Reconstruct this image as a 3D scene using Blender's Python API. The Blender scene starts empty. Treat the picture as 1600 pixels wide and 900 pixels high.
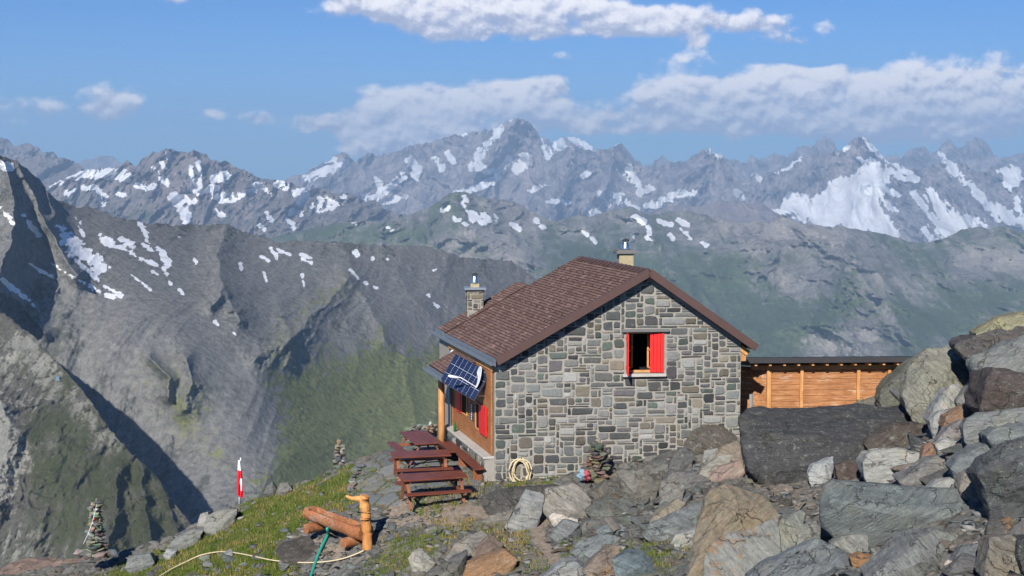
import bpy, bmesh, math, random
import numpy as np
from mathutils import Vector, Matrix
R = math.radians
SC = bpy.context.scene
COL = SC.collection
# ------------------------------------------------------------------ camera, sky, sun, exposure
CZ, F, PITCH = 8.0, 2100.0, R(5.0)
CP, SP = math.cos(PITCH), math.sin(PITCH)
cam = bpy.data.cameras.new('camera'); camo = bpy.data.objects.new('camera', cam); COL.objects.link(camo)
camo.location = (0, 0, CZ); camo.rotation_euler = (R(90) - PITCH, 0, 0)
cam.sensor_width = 36; cam.lens = F / 1600 * 36; cam.clip_start = 0.5; cam.clip_end = 90000
SC.camera = camo
SUN_AZ, SUN_EL = R(-165), R(33)          # azimuth measured from +Y towards +X: behind and to the left of the viewer
sdir = Vector((math.sin(SUN_AZ) * math.cos(SUN_EL), math.cos(SUN_AZ) * math.cos(SUN_EL), math.sin(SUN_EL)))
sl = bpy.data.lights.new('sun', 'SUN'); slo = bpy.data.objects.new('sun', sl); COL.objects.link(slo)
sl.energy = 4.6; sl.angle = R(0.53); sl.color = (1.0, 0.95, 0.87)
slo.rotation_euler = sdir.to_track_quat('Z', 'Y').to_euler()
slo.location = (-30, -60, 60)
SC.view_settings.view_transform = 'Standard'; SC.view_settings.look = 'None'
SC.view_settings.exposure = 0.50; SC.view_settings.gamma = 1
SC.render.engine = 'CYCLES'
SC.cycles.use_denoising = True
SC.cycles.max_bounces = 5; SC.cycles.diffuse_bounces = 2; SC.cycles.glossy_bounces = 2; SC.cycles.transmission_bounces = 2; SC.cycles.volume_bounces = 0
SC.cycles.transparent_max_bounces = 8
SC.cycles.use_adaptive_sampling = True; SC.cycles.adaptive_threshold = 0.02

def ray(u, v):
    """direction (dx, 1, dz) per unit of ground distance for a viewing direction given in photograph pixels"""
    u = np.asarray(u, float); v = np.asarray(v, float)
    a = (u - 800) / F; b = (450 - v) / F
    y = CP + b * SP
    return a / y, (b * CP - SP) / y
def W(u, v, Y):
    dx, dz = ray(u, v)
    return Vector((float(dx) * Y, Y, CZ + float(dz) * Y))
def WZ(u, v, z):
    dx, dz = ray(u, v)
    return W(u, v, (z - CZ) / float(dz))

# ---- node helper
class NT:
    def __init__(s, tree): s.t = tree; s.n = tree.nodes; s.l = tree.links
    def node(s, typ, ins=None, **kw):
        nd = s.n.new(typ)
        for k, v in kw.items(): setattr(nd, k, v)
        for k, v in (ins or {}).items():
            sock = nd.inputs[k]
            if isinstance(v, bpy.types.NodeSocket): s.l.new(v, sock)
            else:
                try: sock.default_value = v
                except Exception: sock.default_value = tuple(v) + (1.0,)
        return nd
    def m(s, op, a, b=None, c=None, clamp=False):
        ins = {0: a}
        if b is not None: ins[1] = b
        if c is not None: ins[2] = c
        return s.node('ShaderNodeMath', ins, operation=op, use_clamp=clamp).outputs[0]
    def mix(s, f, a, b, bt='MIX'):
        nd = s.n.new('ShaderNodeMix'); nd.data_type = 'RGBA'; nd.blend_type = bt
        for k, v in ((0, f), (6, a), (7, b)):
            if isinstance(v, bpy.types.NodeSocket): s.l.new(v, nd.inputs[k])
            else: nd.inputs[k].default_value = v if k == 0 else (tuple(v) + (1.0,))[:4]
        return nd.outputs[2]
    def ss(s, x, lo, hi, o0=0.0, o1=1.0):
        return s.node('ShaderNodeMapRange', {0: x, 1: lo, 2: hi, 3: o0, 4: o1}, interpolation_type='SMOOTHSTEP').outputs[0]
    def noise(s, vec, scale, det=6, rough=0.6, dist=0.0, out=0, dim='3D'):
        return s.node('ShaderNodeTexNoise', {'Vector': vec, 'Scale': scale, 'Detail': det, 'Roughness': rough, 'Distortion': dist}, noise_dimensions=dim).outputs[out]
    def ramp(s, f, stops):
        nd = s.n.new('ShaderNodeValToRGB'); s.l.new(f, nd.inputs[0]); e = nd.color_ramp.elements
        while len(e) < len(stops): e.new(0.5)
        for i, (p, c) in enumerate(stops): e[i].position = p; e[i].color = tuple(c) + (1.0,)
        return nd.outputs[0]
    def mapping(s, vec, scale=(1, 1, 1), rot=(0, 0, 0), loc=(0, 0, 0)):
        return s.node('ShaderNodeMapping', {'Vector': vec, 'Scale': scale, 'Rotation': rot, 'Location': loc}).outputs[0]

def new_mat(name):
    m = bpy.data.materials.new(name); m.use_nodes = True
    nt = NT(m.node_tree)
    bs = m.node_tree.nodes['Principled BSDF']
    bs.inputs['Specular IOR Level'].default_value = 0.25
    return m, nt, bs

world = bpy.data.worlds.new('World'); SC.world = world; world.use_nodes = True
w = NT(world.node_tree)
bg = world.node_tree.nodes['Background']; wout = world.node_tree.nodes['World Output']
sky = w.node('ShaderNodeTexSky', sky_type='NISHITA', sun_disc=False)
sky.sun_elevation = SUN_EL; sky.sun_rotation = SUN_AZ; sky.altitude = 2900; sky.air_density = 1.0; sky.dust_density = 0.7; sky.ozone_density = 1.6
SKY_STR = 0.052
tc = w.node('ShaderNodeTexCoord').outputs['Generated']
sx = w.node('ShaderNodeSeparateXYZ', {0: tc})
yy = w.m('MAXIMUM', sx.outputs[1], 0.05)
cu = w.m('DIVIDE', sx.outputs[0], yy); cw = w.m('DIVIDE', sx.outputs[2], yy)
BLOBS = [  # u, v, ru, rv, weight : cloud banks
 (560,8,95,24,1),(660,14,110,28,1),(790,22,150,34,1),(930,30,150,34,1),(1040,36,90,22,.9),(720,58,48,20,.75),(1140,40,40,12,.45),
 (1205,38,60,26,.8),(1245,64,45,10,.7),(1055,94,46,13,.8),(1075,72,24,12,.8),(880,92,22,9,.6),(1300,35,28,14,.5),
 (1290,112,48,14,.8),(1228,104,24,11,.75),(1180,106,24,11,.6),
 (1060,150,80,30,1),(1180,152,130,32,1.1),(1320,158,150,38,1.15),(1460,146,120,42,1.1),(1590,150,120,44,1.1),(1400,188,260,30,1),(1590,180,80,20,1),(1250,190,160,20,.85),(1720,150,110,50,1),
 (800,142,55,24,.95),(878,130,30,17,.8),(610,168,62,28,.95),(690,172,80,40,1.05),(770,172,80,34,1.05),(850,172,80,28,1),(940,188,110,18,.95),(640,205,80,30,1),(700,205,80,34,1.05),(750,190,60,26,1),(680,228,90,24,1),(600,222,60,18,.9),(495,192,50,17,.95),(560,190,50,18,.9),(1030,192,100,14,.7),
 (412,183,28,18,.95),(337,178,28,13,.75),(165,148,40,32,1.0),(195,165,30,16,.85),(70,162,110,16,.62),(0,188,60,20,.7),(285,4,30,12,.8),(1550,6,22,9,.5),
 (-200,120,160,30,1),(1900,60,160,30,1),(-120,20,100,20,.8)]
nv = w.node('ShaderNodeCombineXYZ', {0: cu, 1: w.m('MULTIPLY', cw, 1.35), 2: 0.0}).outputs[0]
wn = w.node('ShaderNodeVectorMath', {0: w.noise(nv, 9.0, 3, 0.6, out=1), 1: (0.5, 0.5, 0.5)}, operation='SUBTRACT').outputs[0]
wsx = w.node('ShaderNodeSeparateXYZ', {0: wn})
cuw = w.m('MULTIPLY_ADD', wsx.outputs[0], 0.05, cu); cww = w.m('MULTIPLY_ADD', wsx.outputs[1], 0.022, cw)
tot = 0.0; hsum = 0.0
for (bu, bv, ru, rv, wt) in BLOBS:
    dx, dz = ray(bu, bv); ddx = ru / F; ddz = rv / F
    a = w.m('MULTIPLY_ADD', cuw, 1 / ddx, -float(dx) / ddx); b = w.m('MULTIPLY_ADD', cww, 1 / ddz, -float(dz) / ddz)
    q = w.m('MULTIPLY_ADD', b, b, w.m('MULTIPLY', a, a))
    g = w.m('MULTIPLY', w.m('EXPONENT', w.m('MULTIPLY', q, -0.9)), wt)
    tot = w.m('ADD', tot, g); hsum = w.m('MULTIPLY_ADD', g, b, hsum)
def cn(vec):
    vo = w.node('ShaderNodeTexVoronoi', {'Vector': vec, 'Scale': 34.0, 'Detail': 4.0, 'Roughness': 0.55, 'Lacunarity': 2.1, 'Randomness': 1.0}, feature='F1').outputs['Distance']
    return w.m('ADD', w.m('MULTIPLY', w.noise(vec, 20.0, 12, 0.60, 0.15), 0.76), w.m('MULTIPLY_ADD', vo, -0.24, 0.32))
n0 = cn(nv)
nv2 = w.node('ShaderNodeVectorMath', {0: nv, 1: (-0.002, 0.006, 0)}, operation='ADD').outputs[0]
n1 = cn(nv2)
dens = w.m('ADD', w.m('MINIMUM', tot, 1.15), w.m('MULTIPLY_ADD', n0, 2.2, -1.1))
alpha = w.ss(dens, 0.34, 0.88)
rel = w.m('DIVIDE', hsum, w.m('ADD', tot, 0.05))
lit = w.m('ADD', w.m('MULTIPLY_ADD', rel, 0.55, 0.50), w.m('MULTIPLY', w.m('SUBTRACT', n0, n1), 3.6))
lit = w.m('ADD', lit, w.m('MULTIPLY_ADD', n0, 0.5, -0.25))
lit = w.ss(lit, -0.05, 0.95)
ccol = w.mix(lit, (0.34, 0.37, 0.50), (0.90, 0.86, 0.86))  # sunlit tops and grey undersides are painted into the cloud colour
skyc = w.mix(1.0, sky.outputs[0], (SKY_STR,) * 3, 'MULTIPLY')
# the air above the horizon: thicker and paler towards it
haz = w.ss(cw, -0.02, 0.16, 1.0, 0.0)
skyc = w.mix(w.m('MULTIPLY', haz, 0.55), skyc, (0.56, 0.46, 0.43))
skyc = w.mix(1.0, skyc, (0.40, 0.84, 1.40), 'MULTIPLY')
alpha = w.m('MULTIPLY', alpha, w.m('GREATER_THAN', sx.outputs[1], 0.06))
fin = w.mix(w.m('MULTIPLY', alpha, 0.95), skyc, ccol)
w.l.new(fin, bg.inputs[0]); bg.inputs[1].default_value = 1.0

# ---- numpy noise
_rng = np.random.RandomState(7)
_perm = _rng.permutation(256); _perm = np.concatenate([_perm, _perm, _perm])
_ga = _rng.rand(256) * 2 * np.pi; _gx, _gy = np.cos(_ga), np.sin(_ga)
def perlin(x, y, seed=0):
    x = x + seed * 17.31; y = y + seed * 9.73
    xi = np.floor(x).astype(np.int64); yi = np.floor(y).astype(np.int64)
    fx = x - xi; fy = y - yi; u = fx * fx * fx * (fx * (fx * 6 - 15) + 10); v = fy * fy * fy * (fy * (fy * 6 - 15) + 10)
    def g(ix, iy, dx, dy):
        h = _perm[_perm[ix & 255] + (iy & 255)]
        return _gx[h] * dx + _gy[h] * dy
    a = g(xi, yi, fx, fy); b = g(xi + 1, yi, fx - 1, fy); c = g(xi, yi + 1, fx, fy - 1); d = g(xi + 1, yi + 1, fx - 1, fy - 1)
    return ((a + (b - a) * u) + ((c + (d - c) * u) - (a + (b - a) * u)) * v) * 1.45
def fbm(x, y, o=5, g=0.5, seed=0):
    s = 0; a = 1; t = 0
    for i in range(o):
        s = s + a * perlin(x * 2.03 ** i, y * 2.03 ** i, seed + i); t += a; a *= g
    return s / t
def ridged(x, y, o=6, g=0.55, seed=0):
    s = 0; a = 1; t = 0; wgt = 1.0
    for i in range(o):
        n = 1 - np.abs(perlin(x * 2.07 ** i, y * 2.07 ** i, seed + i)) * 1.6
        n = np.clip(n, 0, 1) ** 1.5 * wgt
        s = s + a * n; t += a; a *= g; wgt = np.clip(n * 1.6, 0.25, 1)
    return s / t
def worley(x, y, seed=0):
    xi = np.floor(x).astype(np.int64); yi = np.floor(y).astype(np.int64)
    f1 = np.full(x.shape, 9.0); f2 = np.full(x.shape, 9.0); idn = np.zeros(x.shape)
    for dx in (-1, 0, 1):
        for dy in (-1, 0, 1):
            cx = xi + dx; cy = yi + dy
            h = _perm[_perm[(cx + seed) & 255] + (cy & 255)]; h2 = _perm[_perm[(cx + seed + 91) & 255] + ((cy + 37) & 255)]
            d = np.hypot(cx + h / 255 - x, cy + h2 / 255 - y)
            nw = d < f1
            f2 = np.where(nw, f1, np.minimum(f2, d)); idn = np.where(nw, h / 255.0, idn); f1 = np.where(nw, d, f1)
    return f1, f2, idn
def sstep(x, a, b):
    t = np.clip((x - a) / (b - a), 0, 1); return t * t * (3 - 2 * t)
def poly_dist(u, v, pts):
    """signed distance (negative inside) to a polygon, or unsigned to a polyline segment list, in photograph pixels"""
    d = np.full(u.shape, 1e9); ins = np.zeros(u.shape, bool); n = len(pts)
    for i in range(n):
        (x0, y0), (x1, y1) = pts[i], pts[(i + 1) % n]
        ex, ey = x1 - x0, y1 - y0; L = ex * ex + ey * ey + 1e-9
        t = np.clip(((u - x0) * ex + (v - y0) * ey) / L, 0, 1)
        d = np.minimum(d, np.hypot(u - x0 - t * ex, v - y0 - t * ey))
        if y0 != y1:
            c = ((y0 > v) != (y1 > v)) & (u < (x1 - x0) * (v - y0) / (y1 - y0) + x0); ins ^= c
    return np.where(ins, -d, d)
def line_dist(u, v, pts):
    d = np.full(u.shape, 1e9)
    for (x0, y0), (x1, y1) in zip(pts[:-1], pts[1:]):
        ex, ey = x1 - x0, y1 - y0; L = ex * ex + ey * ey + 1e-9
        t = np.clip(((u - x0) * ex + (v - y0) * ey) / L, 0, 1)
        d = np.minimum(d, np.hypot(u - x0 - t * ex, v - y0 - t * ey))
    return d
class TPS:
    def __init__(s, pts, vals, sm=1e-3):
        s.p = np.array(pts, float); n = len(s.p)
        r = np.hypot(s.p[:, None, 0] - s.p[None, :, 0], s.p[:, None, 1] - s.p[None, :, 1])
        K = s.k(r) + np.eye(n) * sm; P = np.c_[np.ones(n), s.p]
        A = np.zeros((n + 3, n + 3)); A[:n, :n] = K; A[:n, n:] = P; A[n:, :n] = P.T
        s.w = np.linalg.solve(A, np.r_[np.array(vals, float), 0, 0, 0])
    @staticmethod
    def k(r): return np.where(r > 1e-9, r * r * np.log(np.maximum(r, 1e-9)), 0)
    def __call__(s, x, y):
        x = np.asarray(x, float); y = np.asarray(y, float); o = s.w[-3] + s.w[-2] * x + s.w[-1] * y
        for i in range(len(s.p)): o = o + s.w[i] * s.k(np.hypot(x - s.p[i, 0], y - s.p[i, 1]))
        return o

# ---- object helpers
def add_mesh(name, co, faces, mat=None, parent=None, smooth=True, attrs=None, quads=None):
    me = bpy.data.meshes.new(name)
    if quads is not None:
        co = np.asarray(co, np.float32); q = np.asarray(quads, np.int32)
        me.vertices.add(len(co)); me.vertices.foreach_set('co', co.ravel())
        me.loops.add(q.size); me.loops.foreach_set('vertex_index', q.ravel())
        k = q.shape[1]
        me.polygons.add(len(q)); me.polygons.foreach_set('loop_start', np.arange(0, q.size, k, dtype=np.int32))
        me.polygons.foreach_set('loop_total', np.full(len(q), k, np.int32))
        me.update(calc_edges=True)
    else:
        me.from_pydata([tuple(c) for c in co], [], faces)
    if smooth: me.polygons.foreach_set('use_smooth', np.ones(len(me.polygons), bool))
    for k, a in (attrs or {}).items():
        a = np.asarray(a, np.float32)
        if a.ndim == 2:
            at = me.color_attributes.new(k, 'FLOAT_COLOR', 'POINT'); at.data.foreach_set('color', a.ravel())
        else:
            at = me.attributes.new(k, 'FLOAT', 'POINT'); at.data.foreach_set('value', a)
    if mat: me.materials.append(mat)
    me.update()
    o = bpy.data.objects.new(name, me); COL.objects.link(o)
    if parent is not None: o.parent = parent
    return o
def tag(o, label=None, cat=None, group=None, kind=None):
    if label: o['label'] = label
    if cat: o['category'] = cat
    if group: o['group'] = group
    if kind: o['kind'] = kind
    return o
def thing(name, label, cat, loc=(0, 0, 0), group=None):
    o = bpy.data.objects.new(name, None); COL.objects.link(o); o.location = loc
    o.empty_display_size = 0.2
    return tag(o, label, cat, group)
def gridq(nu, nv_):
    i = np.arange(nu * nv_).reshape(nu, nv_)
    return np.stack([i[:-1, :-1], i[1:, :-1], i[1:, 1:], i[:-1, 1:]], -1).reshape(-1, 4)
# ------------------------------------------------------------------ far terrain
def mat_terrain(name, rock, rock2, green, scree, snow=(0.80, 0.82, 0.86), scale=1.0, bump=0.5):
    m, n, bs = new_mat(name)
    geo = n.node('ShaderNodeNewGeometry'); pos = geo.outputs['Position']
    at = n.node('ShaderNodeAttribute', attribute_name='mask'); sp = n.node('ShaderNodeSeparateColor', {0: at.outputs['Color']})
    p = n.mapping(pos, (scale,) * 3); n4 = n.noise(p, 0.5, 5, 0.75)
    n1 = n.noise(p, 0.02, 10, 0.68); n2 = n.noise(p, 0.11, 8, 0.7); n3 = n.noise(n.mapping(pos, (scale, scale, scale * 0.3)), 0.045, 8, 0.7, 1.0)
    c = n.mix(n.ss(n1, 0.35, 0.65), rock, rock2)
    c = n.mix(n.ss(n.m('ADD', sp.outputs[2], n.m('MULTIPLY_ADD', n3, 1.2, -0.6)), 0.38, 0.62), c, scree)
    c = n.mix(n.ss(n.m('ADD', sp.outputs[1], n.m('MULTIPLY_ADD', n2, 1.3, -0.65)), 0.32, 0.68), c, green)
    v = n.m('MULTIPLY_ADD', n2, 2.2, -0.1); v = n.m('MULTIPLY', v, n.m('MULTIPLY_ADD', n4, 0.9, 0.55)); c = n.mix(1.0, c, n.node('ShaderNodeCombineColor', {0: v, 1: v, 2: v}).outputs[0], 'MULTIPLY')
    sm = n.ss(n.m('ADD', sp.outputs[0], n.m('ADD', n.m('MULTIPLY_ADD', n2, 1.0, -0.5), n.m('MULTIPLY_ADD', n4, .8, -.4))), 0.42, 0.58)
    c = n.mix(sm, c, n.mix(n.ss(n.m('ADD', n.m('MULTIPLY', n3, .6), n.m('MULTIPLY', n4, .4)), .42, .62), snow, (.60, .59, .60)))
    n.l.new(c, bs.inputs['Base Color']); bs.inputs['Roughness'].default_value = 0.95; bs.inputs['Specular IOR Level'].default_value = 0.05
    b = n.node('ShaderNodeBump', {'Height': n.m('ADD', n2, n.m('MULTIPLY', n1, 1.5)), 'Strength': n.m('MULTIPLY_ADD', sm, -bump * .85, bump), 'Distance': 6.0 / scale})
    n.l.new(b.outputs[0], bs.inputs['Normal'])
    return m

def layer(name, label, crest, depth, u0, u1, vbot, du, dv, mat, amp, wl, jag=(0, 1), spurs=(), snow=(), snow_noise=None, green=(), gbase=0.2, sbase=0.3,
          scree=(), crag=None, cragbase=1.0, back=0.9, seed=1, stretch=0.45, wmul=1.0, faces_back=6):
    """A mountain side as real terrain: crest and foot at their own distances, relief pushed out along the slope, a back slope behind the crest."""
    nu = int((u1 - u0) / du) + 1
    us = np.linspace(u0, u1, nu)
    cx = [c[0] for c in crest]; cy = [c[1] for c in crest]
    vc = np.interp(us, cx, cy) - jag[0] * 1.5 * (ridged(us / jag[1], us * 0 + seed * 3.3, 5, 0.7, seed) - 0.45)
    nr = int((vbot - min(vc)) / dv) + 1
    t = np.linspace(0, 1, nr) ** 1.08
    U = np.repeat(us[:, None], nr, 1); V = vc[:, None] + (vbot - vc[:, None]) * t[None, :]
    dp = TPS([(a / 300, b / 300) for a, b, _ in depth], [math.log(c) for _, _, c in depth])
    Y = np.exp(dp(U / 300, V / 300))
    dx, dz = ray(U, V)
    X = dx * Y; Z = CZ + dz * Y
    p = X / wl; q = (Z * stretch + Y * 0.35 * stretch) / wl
    wx = fbm(p * 0.9, q * 0.9, 3, 0.5, seed + 40) * 0.5
    rel = ridged(p + wx, q + wx * 0.6, 9, 0.64, seed) - 0.42
    relb = ridged(p + wx, q + wx * 0.6, 2, 0.5, seed) - 0.55
    hf = ridged(p * 3 + wx, q * 3, 6, 0.66, seed + 70) - 0.5
    er = fbm(U / 12, V / 9, 5, 0.6, seed + 21)
    jx = fbm(U / 26, V / 26, 4, 0.55, seed + 3) * 9
    # masks
    S = np.full(U.shape, 0.0)
    for s in snow:
        if isinstance(s[0], (int, float)):
            rr, pts = s[0], s[1]; d = line_dist(U, V, pts) - rr; k_ = min(1.0, 0.36 + rr / 7)
        else: d = poly_dist(U, V, s); k_ = 1.3
        S = np.maximum(S, np.clip(0.5 - (d - (1.0 if crag is None else -.25) + (er * 8 * wmul + np.clip(hf * 16, -2, 15)) * k_) / 2.0, 0, 1))
    if snow_noise:
        zz, th, k = snow_noise
        ng = fbm(p * 2.2 + 5, q * 3.2, 6, 0.6, seed + 31) - (rel * 0.8)
        hgt = sstep(Z, zz[0], zz[1])
        S = np.maximum(S, np.clip(0.5 + (ng * k + hgt - th) * 4, 0, 1))
    G = np.full(U.shape, gbase) + 0.5 * fbm(p * 1.3, q * 1.3, 6, 0.65, seed + 50) - 0.5 * np.clip(hf, 0, 1) * (cragbase if crag is None else .4)
    for g in green:
        a_ = g[0]; d = poly_dist(U, V, g[1]); G = G + a_ * 0.85 * sstep(-(d + er * 40), -34, 26)
    K = np.full(U.shape, sbase) + 0.6 * fbm(p * 0.9, q * 0.6, 6, 0.65, seed + 60) - 0.9 * np.clip(hf, -0.2, 1) * (cragbase if crag is None else .35)
    K = K + 0.45 * fbm(p * 9, q * 1.6, 4, 0.6, seed + 81); G = G + 0.3 * fbm(p * 7, q * 2.0, 4, 0.6, seed + 82)
    for g in scree:
        a_ = g[0]; d = poly_dist(U, V, g[1]); K = K + a_ * sstep(-(d + er * 34), -26, 18)
    soft = np.clip(np.maximum(sstep(K, 0.35, 0.85), np.maximum(sstep(G, 0.4, 0.9) * 0.9, sstep(S, 0.4, 0.6))), 0, 1)
    CR = np.full(U.shape, cragbase)
    for g in (crag or ()):
        a_, pts = g; d = poly_dist(U, V, pts); CR = np.maximum(CR, a_ * sstep(-(d + er * 26), -22, 16))
    D = relb * amp * (1.0 if crag is None else .38) + (rel - relb) * (1 - soft * .85) * CR * amp + amp * (0.30 if crag is None else 0.18) * hf * (1 - 0.8 * soft) * CR
    D = D + amp * (0.10 if crag is None else 0.085) * (1 - .8 * sstep(G, .35, .75)) * (ridged(p * 4 + wx * 3 + fbm(p, q, 3, .5, seed + 90), q * 0.9, 4, 0.55, seed + 91) - .5)
    for (pts, a_, w_) in spurs:
        d = line_dist(U + jx, V + jx * 0.6, pts); D = D + a_ * np.exp(-(d / w_) ** 1.15)
    Y2 = Y - D
    X2 = dx * Y2; Z2 = CZ + dz * Y2
    # back slope behind the crest
    bs_ = []
    for k in range(faces_back, 0, -1):
        run = (2.0 ** k) * amp * 0.12
        yb = Y2[:, 0] + run; xb = X2[:, 0] * (yb / Y2[:, 0]); zb = Z2[:, 0] - run * back * (0.9 + 0.3 * fbm(us / 30, us * 0 + k, 3, .5, seed))
        bs_.append(np.stack([xb, yb, zb], -1))
    P = np.concatenate([np.stack(bs_, 1), np.stack([X2, Y2, Z2], -1)], 1)
    pad = lambda A: np.concatenate([np.repeat(A[:, :1], faces_back, 1), A], 1)
    mask = np.stack([pad(S), pad(np.clip(G, 0, 1)), pad(np.clip(K, 0, 1)), np.ones((nu, nr + faces_back))], -1).reshape(-1, 4)
    o = add_mesh(name, P.reshape(-1, 3), None, mat, None, True, {'mask': mask}, gridq(nu, nr + faces_back)[:, ::-1])
    o['kind'] = 'structure'; o['label'] = label
    return o

M_E = mat_terrain('far_rock_and_ice', (0.12, 0.11, 0.115), (0.36, 0.31, 0.30), (0.12, 0.13, 0.10), (0.30, 0.26, 0.25), scale=0.12, bump=0.7)
M_D = mat_terrain('brown_range_rock', (0.12, 0.11, 0.108), (0.24, 0.21, 0.20), (0.09, 0.11, 0.06), (0.24, 0.20, 0.19), scale=0.25, bump=0.6)
M_C = mat_terrain('green_hill_ground', (0.15, 0.145, 0.138), (0.27, 0.255, 0.235), (0.085, 0.110, 0.058), (0.31, 0.285, 0.26), scale=0.3, bump=0.6)
M_B = mat_terrain('slate_mountain_ground', (0.070, 0.078, 0.070), (0.118, 0.120, 0.108), (0.140, 0.152, 0.066), (0.168, 0.166, 0.158), scale=1.0, bump=0.5)
M_A = mat_terrain('spur_rubble_ground', (0.085, 0.08, 0.066), (0.12, 0.115, 0.095), (0.058, 0.064, 0.032), (0.24, 0.23, 0.20), scale=3.0, bump=0.9)

# far dark peaks
layer('mountain_range', 'dark jagged peaks at the horizon behind the snowy massif',
  [(780,240),(835,222),(842,216),(850,214),(862,222),(875,216),(892,213),(905,216),(915,222),(925,230),(935,240),(960,262),(1000,262),(1020,255),(1035,243),(1045,250),(1075,262),(1110,252),(1130,248),(1150,250),(1165,254),(1173,243),(1185,248),(1200,247),(1208,240),(1218,241),(1228,246),(1240,235),(1250,229),(1266,228),(1272,226),(1280,218),(1287,214),(1296,215),(1303,222),(1309,233),(1320,236),(1385,245),(1400,240),(1408,246),(1415,238),(1425,232),(1437,227),(1445,230),(1455,240),(1465,232),(1475,223),(1482,218),(1492,223),(1497,232),(1508,224),(1518,218),(1527,215),(1537,219),(1545,228),(1555,244),(1570,246),(1585,243),(1600,240),(1700,246)],
  [(780,240,25500),(1200,240,25500),(1700,240,25500),(780,380,23500),(1200,380,23500),(1700,380,23500)], 780, 1700, 330, 1.6, 2.0, M_E, 330, 520, (5, 14), snow=[(2.0,[(1470,240),(1480,255)]),(4,[(840,218),(858,238)]),(6,[(870,222),(888,236)]),(5,[(893,214),(912,222),(928,234)])], seed=3)
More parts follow.
